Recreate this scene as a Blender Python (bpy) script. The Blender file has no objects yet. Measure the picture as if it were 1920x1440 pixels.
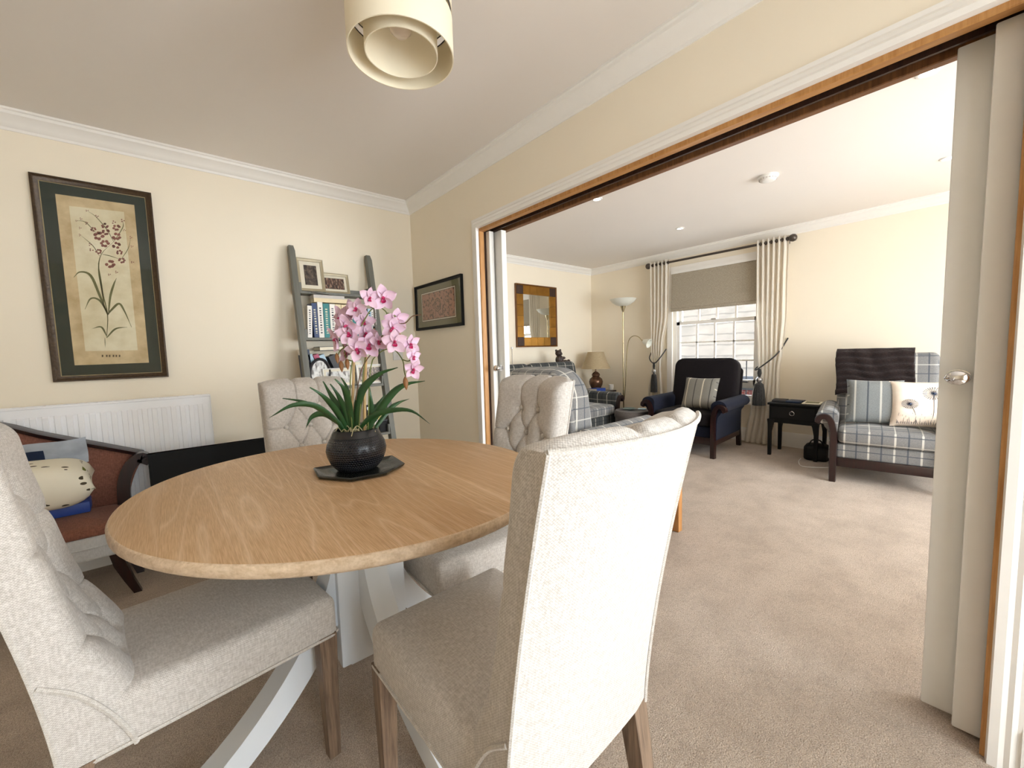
import bpy, bmesh, math, random
from mathutils import Vector, Matrix
import numpy as np
random.seed(7)
S = bpy.context.scene
COL = S.collection
PI = math.pi

# ------------------------------------------------------------------ camera
F_PX, CAM = 755.866, np.array([-1.62671, -3.20236, 1.14744])
YAW, PITCH, ROLL = [math.radians(a) for a in (49.89301, -4.62481, -1.61420)]
_cy, _sy, _cp, _sp = math.cos(YAW), math.sin(YAW), math.cos(PITCH), math.sin(PITCH)
_f = np.array([_cy*_cp, _sy*_cp, _sp]); _r = np.array([_sy, -_cy, 0.]); _u = np.cross(_r, _f)
_c, _s = math.cos(ROLL), math.sin(ROLL)
CR, CU = _c*_r + _s*_u, -_s*_r + _c*_u
cd = bpy.data.cameras.new('camera'); cam = bpy.data.objects.new('camera', cd); COL.objects.link(cam)
cd.sensor_width = 36; cd.lens = F_PX/1920*36; cd.clip_start = .02; cd.clip_end = 200
cam.matrix_world = Matrix(((CR[0], CU[0], -_f[0], CAM[0]), (CR[1], CU[1], -_f[1], CAM[1]), (CR[2], CU[2], -_f[2], CAM[2]), (0, 0, 0, 1)))
S.camera = cam

# ------------------------------------------------------------------ world, sun, window daylight, exposure
S.view_settings.view_transform = 'Standard'; S.view_settings.look = 'None'; S.view_settings.gamma = 1
S.view_settings.use_curve_mapping = False; S.view_settings.exposure = 1.10
S.cycles.max_bounces = 10; S.cycles.diffuse_bounces = 6; S.cycles.transparent_max_bounces = 12
S.cycles.use_denoising = True
S.cycles.sample_clamp_indirect = 8
W = bpy.data.worlds.new('sky'); S.world = W; W.use_nodes = True
W.node_tree.nodes['Background'].inputs[0].default_value = (.80, .90, 1, 1)
W.node_tree.nodes['Background'].inputs[1].default_value = 1.5
def sun(d, e, ang):
    l = bpy.data.lights.new('sun', 'SUN'); l.energy = e; l.angle = math.radians(ang); l.color = (1, .99, .98)
    o = bpy.data.objects.new('sun', l); COL.objects.link(o); o.rotation_euler = Vector(d).to_track_quat('-Z', 'Y').to_euler(); o.location = (-6, 4, 9)
sun((.24, .40, -.88), 24, .6)
def daylight(name, loc, d, w, h, e, colr):
    l = bpy.data.lights.new(name, 'AREA'); l.shape = 'RECTANGLE'; l.size = w; l.size_y = h; l.energy = e; l.color = colr
    o = bpy.data.objects.new(name, l); COL.objects.link(o); o.location = loc
    o.rotation_euler = Vector(d).to_track_quat('-Z', 'Z').to_euler()
daylight('dining_window_daylight', (-.95, -5.6, 1.6), (0, 1, -.05), 3.4, 2.8, 95, (.90, .96, 1))
daylight('lounge_window_daylight', (1.9, -5.9, 1.6), (0, 1, -.05), 3.8, 3.0, 235, (.96, .98, 1))
daylight('street_window_daylight', (3.80, -.96, 1.2), (-1, 0, 0), 1.0, 1.5, 14, (.95, .97, 1))

# ------------------------------------------------------------------ pixel helper: where a sight line meets a plane
def ray(px, py): return _f + CR*(px-960)/F_PX - CU*(py-720)/F_PX
def at(px, py, ax, val):
    d = ray(px, py); i = 'xyz'.index(ax); return Vector(CAM + d*(val-CAM[i])/d[i])

# ------------------------------------------------------------------ materials
def _mat(name):
    m = bpy.data.materials.new(name); m.use_nodes = True; nt = m.node_tree
    return m, nt, nt.nodes['Principled BSDF'], nt.nodes.new, nt.links.new
def srgb(r, g, b):
    f = lambda c: c/12.92 if c <= .04045 else ((c+.055)/1.055)**2.4
    return (f(r/255), f(g/255), f(b/255), 1)
def setp(b, rough=.6, metal=0., spec=.5, sheen=0., coat=0.):
    b.inputs['Roughness'].default_value = rough; b.inputs['Metallic'].default_value = metal
    b.inputs['Specular IOR Level'].default_value = spec; b.inputs['Sheen Weight'].default_value = sheen; b.inputs['Coat Weight'].default_value = coat
def math_node(nt, op, a, b=None, c=None):
    n = nt.nodes.new('ShaderNodeMath'); n.operation = op
    for i, v in enumerate((a, b, c)):
        if v is None: continue
        if isinstance(v, (int, float)): n.inputs[i].default_value = v
        else: nt.links.new(v, n.inputs[i])
    return n.outputs[0]
def mix(nt, fac, a, b, mode='MIX'):
    n = nt.nodes.new('ShaderNodeMix'); n.data_type = 'RGBA'; n.blend_type = mode
    for i, v in ((0, fac), (6, a), (7, b)):
        if isinstance(v, (int, float, tuple)): n.inputs[i].default_value = v
        else: nt.links.new(v, n.inputs[i])
    return n.outputs[2]
def noise(nt, vec, scale, detail=3, rough=.55):
    n = nt.nodes.new('ShaderNodeTexNoise'); n.inputs['Scale'].default_value = scale; n.inputs['Detail'].default_value = detail; n.inputs['Roughness'].default_value = rough
    if vec is not None: nt.links.new(vec, n.inputs['Vector'])
    return n.outputs['Fac']
def ramp(nt, fac, p0, p1):
    n = nt.nodes.new('ShaderNodeMapRange'); n.inputs[1].default_value = p0; n.inputs[2].default_value = p1; nt.links.new(fac, n.inputs[0]); return n.outputs[0]
def bump(nt, b, h, strength, dist=.01):
    n = nt.nodes.new('ShaderNodeBump'); n.inputs['Strength'].default_value = strength; n.inputs['Distance'].default_value = dist
    nt.links.new(h, n.inputs['Height']); nt.links.new(n.outputs[0], b.inputs['Normal'])
def coords(nt, kind='UV', scale=(1, 1, 1)):
    t = nt.nodes.new('ShaderNodeTexCoord'); m = nt.nodes.new('ShaderNodeMapping'); m.inputs['Scale'].default_value = scale
    nt.links.new(t.outputs[kind], m.inputs[0]); return m.outputs[0]
def xyz(nt, v):
    n = nt.nodes.new('ShaderNodeSeparateXYZ'); nt.links.new(v, n.inputs[0]); return n.outputs

def plain(name, c, rough=.5, metal=0., var=.06, scale=30, bs=.0, spec=.5, coat=0., emit=0.):
    m, nt, b, N, L = _mat(name); setp(b, rough, metal, spec, 0, coat)
    v = coords(nt, 'Object'); n = noise(nt, v, scale)
    d = tuple(max(0, x*(1-var*3)) for x in c[:3])+(1,)
    L(mix(nt, ramp(nt, n, .3, .75), c, mix(nt, .5, c, d)), b.inputs['Base Color'])
    if bs: bump(nt, b, n, bs, .004)
    if emit: b.inputs['Emission Color'].default_value = c; b.inputs['Emission Strength'].default_value = emit
    return m
def fabric(name, c, c2, weave=420, bs=.35, rough=.9, mott=14, sheen=.15):
    m, nt, b, N, L = _mat(name); setp(b, rough, 0, .2, sheen)
    v = coords(nt, 'UV'); o = xyz(nt, v)
    a = math_node(nt, 'SINE', math_node(nt, 'MULTIPLY', o[0], weave*6.283*.5)); c_ = math_node(nt, 'SINE', math_node(nt, 'MULTIPLY', o[1], weave*6.283*.5))
    w = math_node(nt, 'MULTIPLY', a, c_)
    n1 = noise(nt, coords(nt, 'UV', (260, 60, 1)), 1, 2); n2 = noise(nt, coords(nt, 'UV', (60, 300, 1)), 1, 2); n3 = noise(nt, v, mott, 3)
    f = math_node(nt, 'ADD', math_node(nt, 'MULTIPLY', math_node(nt, 'ADD', n1, n2), .5), math_node(nt, 'MULTIPLY', w, .12))
    k = mix(nt, ramp(nt, f, .36, .66), c2, c)
    L(mix(nt, math_node(nt, 'MULTIPLY', ramp(nt, n3, .3, .8), .25), k, c2), b.inputs['Base Color'])
    bump(nt, b, f, bs, .003); return m
def translucent(m, f):
    nt = m.node_tree; b = nt.nodes['Principled BSDF']; t = nt.nodes.new('ShaderNodeBsdfTranslucent'); x = nt.nodes.new('ShaderNodeMixShader'); x.inputs[0].default_value = f
    nt.links.new(b.inputs['Base Color'].links[0].from_socket, t.inputs[0]); nt.links.new(b.outputs[0], x.inputs[1]); nt.links.new(t.outputs[0], x.inputs[2]); nt.links.new(x.outputs[0], nt.nodes['Material Output'].inputs[0]); return m
def wood(name, c1, c2, rough=.45, across=55, along=5, coat=0., bs=.08):
    m, nt, b, N, L = _mat(name); setp(b, rough, 0, .45, 0, coat)
    v = coords(nt, 'UV', (across, along, 1)); n = noise(nt, v, 1, 5, .6)
    n2 = noise(nt, coords(nt, 'UV', (across*4, along*2, 1)), 1, 2)
    L(mix(nt, ramp(nt, math_node(nt, 'MULTIPLY_ADD', n2, .35, math_node(nt, 'MULTIPLY', n, .75)), .38, .68), c1, c2), b.inputs['Base Color'])
    bump(nt, b, n2, bs, .003); return m
def stripes(nt, coord, period, centre, width):
    f = math_node(nt, 'FRACT', math_node(nt, 'DIVIDE', coord, period))
    return math_node(nt, 'LESS_THAN', math_node(nt, 'ABSOLUTE', math_node(nt, 'SUBTRACT', f, centre)), width/2/period)
def tartan(name, base, base2, light, dark, pu=.15, pv=.15, lines='uv'):
    m, nt, b, N, L = _mat(name); setp(b, .95, 0, .15, .15)
    v = coords(nt, 'UV'); o = xyz(nt, v)
    n1 = noise(nt, coords(nt, 'UV', (300, 90, 1)), 1, 2); n2 = noise(nt, coords(nt, 'UV', (90, 300, 1)), 1, 2)
    f = math_node(nt, 'MULTIPLY', math_node(nt, 'ADD', n1, n2), .5)
    k = mix(nt, ramp(nt, f, .35, .65), base, base2)
    if 'u' in lines:
        k = mix(nt, math_node(nt, 'MULTIPLY', stripes(nt, o[0], pu, .25, .012), .7), k, light); k = mix(nt, math_node(nt, 'MULTIPLY', stripes(nt, o[0], pu, .75, .010), .85), k, dark)
    if 'v' in lines:
        k = mix(nt, math_node(nt, 'MULTIPLY', stripes(nt, o[1], pv, .25, .008), .5), k, light); k = mix(nt, math_node(nt, 'MULTIPLY', stripes(nt, o[1], pv, .75, .008), .8), k, dark)
    L(k, b.inputs['Base Color']); bump(nt, b, f, .3, .003); return m
def carpet_mat():
    m, nt, b, N, L = _mat('carpet'); setp(b, 1, 0, .1, .2)
    v = coords(nt, 'Object'); n1 = noise(nt, v, 260, 2); n2 = noise(nt, v, 6, 4, .65); n3 = noise(nt, v, 60, 2)
    k = mix(nt, ramp(nt, n1, .3, .7), srgb(150, 133, 117), srgb(220, 203, 186))
    n4 = noise(nt, coords(nt, 'Object', (1, 2.2, 1)), 1.7, 3); k = mix(nt, math_node(nt, 'MULTIPLY', ramp(nt, n2, .4, .75), .34), k, srgb(126, 108, 93)); k = mix(nt, math_node(nt, 'MULTIPLY', ramp(nt, n4, .42, .7), .28), k, srgb(132, 114, 98))
    k = mix(nt, math_node(nt, 'MULTIPLY', ramp(nt, n3, .45, .8), .3), k, srgb(118, 104, 92))
    L(k, b.inputs['Base Color']); bump(nt, b, math_node(nt, 'ADD', n1, math_node(nt, 'MULTIPLY', n3, .6)), .8, .006); return m
def oak_top_mat():
    m, nt, b, N, L = _mat('oak_planks'); setp(b, .42, 0, .4)
    v = coords(nt, 'Object'); o = xyz(nt, v)
    pl = math_node(nt, 'FLOOR', math_node(nt, 'DIVIDE', o[0], .118))
    wn = N('ShaderNodeTexWhiteNoise'); wn.noise_dimensions = '1D'; L(pl, wn.inputs['W'])
    cx = N('ShaderNodeCombineXYZ'); L(math_node(nt, 'MULTIPLY_ADD', o[0], 1.0, math_node(nt, 'MULTIPLY', wn.outputs[0], 9.)), cx.inputs[0])
    L(math_node(nt, 'MULTIPLY_ADD', o[1], .075, math_node(nt, 'MULTIPLY', wn.outputs[0], 31.)), cx.inputs[1])
    base = noise(nt, cx.outputs[0], 5.5, 2, .4)
    rings = math_node(nt, 'FRACT', math_node(nt, 'MULTIPLY', base, 15.))
    vein = math_node(nt, 'POWER', math_node(nt, 'ABSOLUTE', math_node(nt, 'MULTIPLY_ADD', rings, 2., -1.)), 6.)
    fine = noise(nt, coords(nt, 'Object', (480, 16, 60)), 1, 2); 
    k = mix(nt, ramp(nt, fine, .35, .7), srgb(186, 150, 110), srgb(212, 178, 138))
    k = mix(nt, math_node(nt, 'MULTIPLY', vein, .5), k, srgb(228, 203, 172))
    t = math_node(nt, 'MULTIPLY', math_node(nt, 'SUBTRACT', wn.outputs[0], .12), .60)
    k = mix(nt, t, k, srgb(182, 144, 104))
    seam = math_node(nt, 'LESS_THAN', math_node(nt, 'FRACT', math_node(nt, 'DIVIDE', o[0], .118)), .012)
    k = mix(nt, math_node(nt, 'MULTIPLY', seam, .3), k, srgb(150, 112, 74))
    L(k, b.inputs['Base Color']); bump(nt, b, fine, .1, .002); return m
def glass_mat(name='clear_glass', g=.06, tint=(.97, .98, .98, 1), cap=.3):
    m, nt, b, N, L = _mat(name); nt.nodes.remove(b)
    t = N('ShaderNodeBsdfTransparent'); t.inputs[0].default_value = tint; gl = N('ShaderNodeBsdfGlossy'); gl.inputs['Roughness'].default_value = .02
    fr = N('ShaderNodeFresnel'); fr.inputs[0].default_value = 1.45
    mx = N('ShaderNodeMixShader'); L(math_node(nt, 'MINIMUM', math_node(nt, 'MULTIPLY', fr.outputs[0], g/.04), cap), mx.inputs[0]); L(t.outputs[0], mx.inputs[1]); L(gl.outputs[0], mx.inputs[2])
    L(mx.outputs[0], nt.nodes['Material Output'].inputs[0]); return m
def lattice_mat():     # dark pot with woven dimples
    m, nt, b, N, L = _mat('dimpled_black'); setp(b, .24, 0, .6)
    o = xyz(nt, coords(nt, 'UV'))
    r = math_node(nt, 'FLOOR', math_node(nt, 'DIVIDE', o[1], .0075))
    sh = math_node(nt, 'MULTIPLY', math_node(nt, 'MODULO', r, 2.), .5)
    fu = math_node(nt, 'SUBTRACT', math_node(nt, 'FRACT', math_node(nt, 'ADD', math_node(nt, 'DIVIDE', o[0], .009), sh)), .5)
    fv = math_node(nt, 'SUBTRACT', math_node(nt, 'FRACT', math_node(nt, 'DIVIDE', o[1], .0075)), .5)
    d = math_node(nt, 'SQRT', math_node(nt, 'ADD', math_node(nt, 'MULTIPLY', fu, fu), math_node(nt, 'MULTIPLY', fv, fv)))
    h = ramp(nt, d, .22, .44)
    L(mix(nt, h, srgb(5, 5, 8), srgb(30, 32, 40)), b.inputs['Base Color']); bump(nt, b, h, .9, .003); return m
def brick_mat():
    m, nt, b, N, L = _mat('brick_red'); setp(b, .9)
    t = N('ShaderNodeTexBrick'); t.inputs['Color1'].default_value = srgb(104, 36, 26); t.inputs['Color2'].default_value = srgb(88, 30, 22); t.inputs['Mortar'].default_value = srgb(110, 100, 90)
    t.inputs['Scale'].default_value = 4.4; L(coords(nt, 'UV'), t.inputs['Vector']); L(t.outputs[0], b.inputs['Base Color']); return m
def tile_mat():
    m, nt, b, N, L = _mat('pale_roof_tile'); setp(b, .9)
    v = coords(nt, 'UV'); o = xyz(nt, v); n = noise(nt, v, 2.2, 4)
    row = math_node(nt, 'LESS_THAN', math_node(nt, 'FRACT', math_node(nt, 'ADD', math_node(nt, 'DIVIDE', o[1], .30), math_node(nt, 'MULTIPLY', n, .35))), .14)
    k = mix(nt, ramp(nt, n, .3, .7), srgb(72, 67, 62), srgb(56, 53, 49)); k = mix(nt, math_node(nt, 'MULTIPLY', row, .5), k, srgb(20, 18, 16))
    L(k, b.inputs['Base Color']); return m
def spots_mat():      # cream cotton printed with olive leaves and small dark sprigs
    m, nt, b, N, L = _mat('leaf_print_cotton'); setp(b, .9, 0, .2)
    v = coords(nt, 'UV')
    def vor(sc, off):
        t = N('ShaderNodeTexVoronoi'); t.inputs['Scale'].default_value = sc; mp = N('ShaderNodeMapping'); mp.inputs['Location'].default_value = off; mp.inputs['Scale'].default_value = (1, 1.8, 1)
        mp.inputs['Rotation'].default_value = (0, 0, .5); L(v, mp.inputs[0]); L(mp.outputs[0], t.inputs['Vector']); return t.outputs['Distance']
    k = mix(nt, math_node(nt, 'LESS_THAN', vor(6.5, (0, 0, 0)), .27), srgb(232, 226, 208), srgb(112, 116, 52))
    k = mix(nt, math_node(nt, 'LESS_THAN', vor(17., (3, 1, 0)), .22), k, srgb(74, 66, 52))
    L(k, b.inputs['Base Color']); return m
def fur_mat():
    m, nt, b, N, L = _mat('dark_fur'); setp(b, .8, 0, .2, .12)
    n = noise(nt, coords(nt, 'UV', (60, 240, 1)), 1, 3); L(mix(nt, ramp(nt, n, .3, .75), srgb(12, 7, 7), srgb(46, 28, 24)), b.inputs['Base Color']); bump(nt, b, n, .9, .01); return m
def photo_mat(name, c1, c2, c3, sc=26):
    m, nt, b, N, L = _mat(name); setp(b, .35)
    n = noise(nt, coords(nt, 'UV'), sc, 3); n2 = noise(nt, coords(nt, 'UV', (1, .35, 1)), sc*2.2, 2)
    L(mix(nt, ramp(nt, n2, .5, .62), mix(nt, ramp(nt, n, .42, .6), c1, c2), c3), b.inputs['Base Color']); return m
def parchment(name, c, c2, sc=7):
    m, nt, b, N, L = _mat(name); setp(b, .8)
    n = noise(nt, coords(nt, 'Object'), sc, 5, .6); L(mix(nt, ramp(nt, n, .35, .75), c, c2), b.inputs['Base Color']); return m
def blockprint(name):
    m, nt, b, N, L = _mat(name); setp(b, .8)
    v = coords(nt, 'UV'); n = noise(nt, v, 34, 2); n2 = noise(nt, v, 90, 2)
    k = mix(nt, ramp(nt, n, .52, .58), srgb(176, 128, 104), srgb(98, 66, 54)); L(mix(nt, math_node(nt, 'MULTIPLY', ramp(nt, n2, .5, .6), .3), k, srgb(206, 160, 136)), b.inputs['Base Color']); return m

M = dict(
    wall=plain('cream_wall_paint', srgb(241, 231, 212), .85, var=.012, scale=3, spec=.2), ceil=plain('white_ceiling_paint', srgb(236, 230, 224), .9, var=.01, scale=2, spec=.15),
    white=plain('white_gloss_paint', srgb(240, 237, 232), .4, var=.01, spec=.4), leafdoor=plain('white_satin_door', srgb(232, 230, 224), .5, var=.01),
    radiator=plain('white_radiator_enamel', srgb(246, 247, 250), .35, var=.005), pine=wood('pine_lining', srgb(196, 146, 88), srgb(168, 116, 62), .45),
    darkwood=wood('dark_mahogany', srgb(70, 44, 30), srgb(46, 28, 20), .5), carpet=carpet_mat(), oaktop=oak_top_mat(),  # darkwood: dark brown for the door-head recess and the mirror corners
    oakedge=wood('limed_oak_edge', srgb(226, 204, 176), srgb(190, 164, 134), .5, 40, 60), oak=wood('oak', srgb(196, 142, 84), srgb(160, 108, 60), .45),
    greyoak=wood('weathered_oak', srgb(146, 122, 100), srgb(92, 74, 60), .55, 90, 6), tablewhite=plain('pale_grey_table_paint', srgb(222, 226, 230), .45, var=.01),
    linen=fabric('oatmeal_linen', srgb(214, 208, 202), srgb(174, 167, 159), bs=.35), linenpipe=fabric('oatmeal_piping', srgb(212, 206, 199), srgb(180, 173, 164)),
    black=plain('matt_black', srgb(10, 10, 11), .55, var=.02, spec=.25), blackgloss=plain('black_glaze', srgb(18, 19, 20), .18, var=.05, spec=.6),
    slate=plain('dark_slate_glaze', srgb(28, 31, 28), .2, var=.15, scale=14, bs=.3, spec=.6), pot=lattice_mat(), potrim=plain('dark_brushed_rim', srgb(20, 21, 26), .25, var=.2, scale=60, bs=.2, spec=.6),
    leaf=plain('strap_leaf_green', srgb(44, 84, 44), .35, var=.2, scale=18), stem=plain('stem_green', srgb(112, 122, 56), .5, var=.12), bark=plain('twig_brown', srgb(104, 74, 50), .7, var=.15),
    bamboo=wood('bamboo_cane', srgb(214, 186, 134), srgb(186, 150, 98), .5, 200, 20), petal=plain('orchid_pink', srgb(236, 204, 224), .55, var=.07, scale=60, spec=.25),
    petal2=plain('orchid_dusky_pink', srgb(222, 190, 206), .55, var=.09, scale=60, spec=.25), lip=plain('orchid_magenta', srgb(184, 34, 92), .5, var=.12, scale=70), bud=plain('bud_bronze', srgb(150, 102, 58), .5, var=.15),
    moss=plain('dry_moss', srgb(176, 166, 128), .95, var=.2, scale=80, bs=.8), soil=plain('dark_soil', srgb(48, 40, 32), 1, var=.2, scale=80, bs=.8),
    shelf=wood('grey_painted_shelf', srgb(118, 118, 110), srgb(102, 102, 95), .55, 30, 4), velvet=fabric('russet_velvet', srgb(148, 100, 84), srgb(108, 70, 58), 500, .2, .85, 9, .1),
    brownwood=wood('shade_tinted_head_lining', srgb(142, 98, 58), srgb(104, 68, 40), .5), calico=fabric('pale_calico', srgb(206, 208, 210), srgb(184, 186, 188), 400, .15),  # brownwood: shade on the far door lining put into its colour
    mahogany=wood('polished_mahogany', srgb(42, 14, 12), srgb(22, 8, 8), .3, 50, 4, .3), tartan=tartan('grey_tartan', srgb(134, 133, 132), srgb(108, 108, 108), srgb(214, 210, 200), srgb(74, 80, 88)),
    tartan_dark=tartan('charcoal_tartan', srgb(72, 74, 73), srgb(54, 57, 58), srgb(184, 180, 168), srgb(38, 42, 48)), ticking=tartan('striped_wool', srgb(132, 128, 118), srgb(112, 110, 104), srgb(214, 204, 182), srgb(60, 58, 58), .16, .15, 'u'),
    bluegrey_ticking=tartan('grey_striped_wool', srgb(134, 138, 138), srgb(112, 116, 118), srgb(208, 206, 198), srgb(62, 68, 76), .16, .15, 'u'),
    navy=fabric('navy_chenille', srgb(30, 36, 56), srgb(14, 17, 29), 300, .5, .95, 20, .04), navybrown=fabric('aubergine_chenille', srgb(32, 26, 29), srgb(13, 10, 12), 200, .8, .95, 24, .04),
    fur=fur_mat(), curtain=translucent(fabric('ivory_curtain', srgb(248, 244, 236), srgb(240, 234, 224), 500, .12, .9, 6), .5), blind=fabric('taupe_hessian', srgb(190, 180, 163), srgb(146, 137, 121), 300, .4, .95, 30),
    rod=plain('bronze_rod', srgb(92, 84, 78), .35, .7, .1), tassel=fabric('silver_grey_fringe', srgb(84, 84, 84), srgb(34, 34, 36), 260, .6), chrome=plain('chrome', srgb(226, 226, 228), .08, 1., .01), brass=plain('satin_brass', srgb(196, 182, 148), .25, .9, .03),
    frost=plain('frosted_glass_shade', srgb(226, 226, 216), .35, var=.01), gold=plain('aged_gold_leaf', srgb(172, 124, 54), .36, .8, .22, 7), goldwood=wood('gilt_walnut', srgb(132, 84, 34), srgb(92, 56, 24), .35), mirror=plain('mirror_silver', srgb(236, 238, 236), .01, 1., 0),
    jar=plain('bronze_lustre', srgb(112, 82, 62), .16, .55, .25, 28), lampshade=fabric('beige_pleated_silk', srgb(190, 172, 140), srgb(160, 142, 112), 200, .4), pendant=plain('ivory_shade', srgb(240, 230, 206), .7, var=.012), pouf=fabric('grey_pouf_cloth', srgb(104, 98, 94), srgb(78, 73, 72), 250, .4),
    glass=glass_mat(), picglass=glass_mat('picture_glass', .045, (.99, .99, .99, 1), .10), bulb=plain('pearl_bulb', srgb(226, 214, 200), .2, var=0.), brick=brick_mat(), tile=tile_mat(), gutter=plain('slate_gutter', srgb(40, 43, 50), .6), rail=plain('black_iron', srgb(50, 52, 58), .5, .3),
    green=plain('bottle_green_mount', srgb(22, 40, 32), .8, var=.03), paper=parchment('tan_parchment', srgb(222, 202, 162), srgb(168, 142, 98)), paper2=parchment('pale_parchment', srgb(232, 224, 196), srgb(204, 190, 150)), ink=plain('olive_ink', srgb(112, 112, 70), .8, var=.15), bloom=plain('faded_crimson_ink', srgb(150, 92, 80), .8, var=.2), inkbrown=plain('sepia_ink', srgb(96, 78, 52), .8),
    antique=plain('antique_frame', srgb(74, 56, 36), .35, .35, .4, 90, .5), slip=plain('gilt_slip', srgb(196, 178, 136), .4, .4), olive=plain('olive_mount', srgb(120, 116, 82), .85, var=.06), block=blockprint('block_print_cloth'), cream=plain('cream_card', srgb(236, 228, 208), .8), 
    champagne=plain('champagne_frame', srgb(170, 158, 132), .4, .25, .05), photo1=photo_mat('dark_street_photograph', srgb(52, 44, 40), srgb(120, 104, 92), srgb(24, 20, 20)), photo2=photo_mat('group_photograph', srgb(40, 26, 24), srgb(96, 60, 48), srgb(168, 140, 120), 40), photo3=photo_mat('pale_photograph', srgb(226, 226, 224), srgb(186, 186, 186), srgb(120, 116, 114), 22), photo4=photo_mat('family_photograph', srgb(90, 74, 66), srgb(40, 38, 42), srgb(196, 178, 164), 44),
    navybook=plain('navy_cover', srgb(38, 60, 104), .5), tealbook=plain('teal_cover', srgb(24, 120, 122), .5), whitebook=plain('white_cover', srgb(234, 230, 222), .5), creambook=plain('cream_cover', srgb(226, 208, 170), .5), tanbook=plain('tan_cover', srgb(212, 172, 132), .5), pinkbook=plain('magenta_cover', srgb(168, 60, 96), .5), skybook=plain('pale_blue_cover', srgb(168, 196, 214), .5), darkbook=plain('dark_cover', srgb(38, 36, 40), .5), deepblue=plain('deep_navy_cover', srgb(24, 42, 72), .5), pages=plain('page_edges', srgb(232, 224, 204), .9), greybook=plain('grey_cover', srgb(196, 190, 184), .6), yellowbook=plain('yellow_cover', srgb(214, 198, 112), .5),
    bluebox=plain('royal_blue_card', srgb(42, 74, 160), .45), plastic=plain('clear_grey_plastic', srgb(176, 184, 196), .15, var=.2, scale=12), leafprint=spots_mat(), bear=plain('dark_bear_bronze', srgb(60, 44, 38), .5, var=.2), dandelion=parchment('blush_canvas', srgb(238, 228, 214), srgb(226, 204, 186), 5), alarm=plain('alarm_white_plastic', srgb(236, 234, 230), .4), lens=plain('lit_downlight', (1, .96, .9, 1), .3, emit=2.5, var=0.), title=plain('dark_title_print', srgb(40, 46, 60), .6), ltitle=plain('pale_title_print', srgb(226, 220, 190), .6), silver=plain('silver_frame', srgb(180, 180, 182), .25, .8, .05), greydish=plain('teal_glass_dish', srgb(86, 112, 114), .2), tarmac=plain('pale_paving', srgb(190, 184, 176), .9), dust=plain('weathered_render', srgb(60, 58, 56), .9))

# ------------------------------------------------------------------ mesh helpers
def uvbox(bm):
    uv = bm.loops.layers.uv.verify()
    for f in bm.faces:
        n = f.normal; a = [abs(c) for c in n]; i = a.index(max(a))
        for l in f.loops:
            c = l.vert.co; l[uv].uv = (c.y, c.z) if i == 0 else ((c.x, c.z) if i == 1 else (c.x, c.y))
def mk(name, bm, mat, parent=None, smooth=40, keepuv=False, recalc=True, rot=None):
    if rot is not None: bmesh.ops.transform(bm, matrix=rot, verts=bm.verts)
    if recalc: bmesh.ops.recalc_face_normals(bm, faces=bm.faces[:])
    bm.normal_update()
    if not keepuv: uvbox(bm)
    me = bpy.data.meshes.new(name); bm.to_mesh(me); bm.free()
    me.materials.append(M[mat] if isinstance(mat, str) else mat)
    if smooth:
        me.shade_smooth()
        me.set_sharp_from_angle(angle=math.radians(smooth))
    o = bpy.data.objects.new(name, me); COL.objects.link(o)
    if parent: o.parent = parent
    return o
def tag(o, label, cat, group=None):
    o['label'] = label; o['category'] = cat
    if group: o['group'] = group
    return o
def struct(o): o['kind'] = 'structure'; return o
def thing(name, label, cat, loc=(0, 0, 0), rz=0., group=None, rot=None):
    o = bpy.data.objects.new(name, None); COL.objects.link(o); o.location = loc; o.rotation_euler = rot if rot else (0, 0, rz); o.empty_display_size = .1
    return tag(o, label, cat, group)
def copy_tree(o, parent=None):
    c = o.copy(); COL.objects.link(c); c.parent = parent
    for ch in list(o.children): copy_tree(ch, c)
    return c
def B(): return bmesh.new()
def bx(bm, x0, x1, y0, y1, z0, z1, bev=0., seg=2, mat=None):
    r = bmesh.ops.create_cube(bm, size=1); vs = r['verts']
    T = Matrix.Translation(((x0+x1)/2, (y0+y1)/2, (z0+z1)/2)) @ Matrix.Diagonal((abs(x1-x0), abs(y1-y0), abs(z1-z0), 1))
    if mat is not None: T = mat @ T
    if bev: 
        T0 = Matrix.Diagonal((abs(x1-x0), abs(y1-y0), abs(z1-z0), 1)); bmesh.ops.transform(bm, matrix=T0, verts=vs)
        es = {e for v in vs for e in v.link_edges}
        rr = bmesh.ops.bevel(bm, geom=list(es), offset=bev, segments=seg, profile=.5, affect='EDGES')
        vs = list({v for f in rr['faces'] for v in f.verts} | {v for v in vs if v.is_valid})
        T1 = Matrix.Translation(((x0+x1)/2, (y0+y1)/2, (z0+z1)/2))
        if mat is not None: T1 = mat @ T1
        bmesh.ops.transform(bm, matrix=T1, verts=vs)
    else: bmesh.ops.transform(bm, matrix=T, verts=vs)
    return bm
def box(*a, **k): return bx(B(), *a, **k)
def ringloft(bm, rings, cap0=True, cap1=True, close=True):
    R = [[bm.verts.new(p) for p in r] for r in rings]; n = len(R[0])
    for a, b in zip(R, R[1:]):
        for i in range(n if close else n-1):
            j = (i+1) % n
            try: bm.faces.new((a[i], a[j], b[j], b[i]))
            except ValueError: pass
    if cap0 and len(R[0]) > 2: bm.faces.new(R[0][::-1])
    if cap1 and len(R[0]) > 2: bm.faces.new(R[-1])
    return bm
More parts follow.
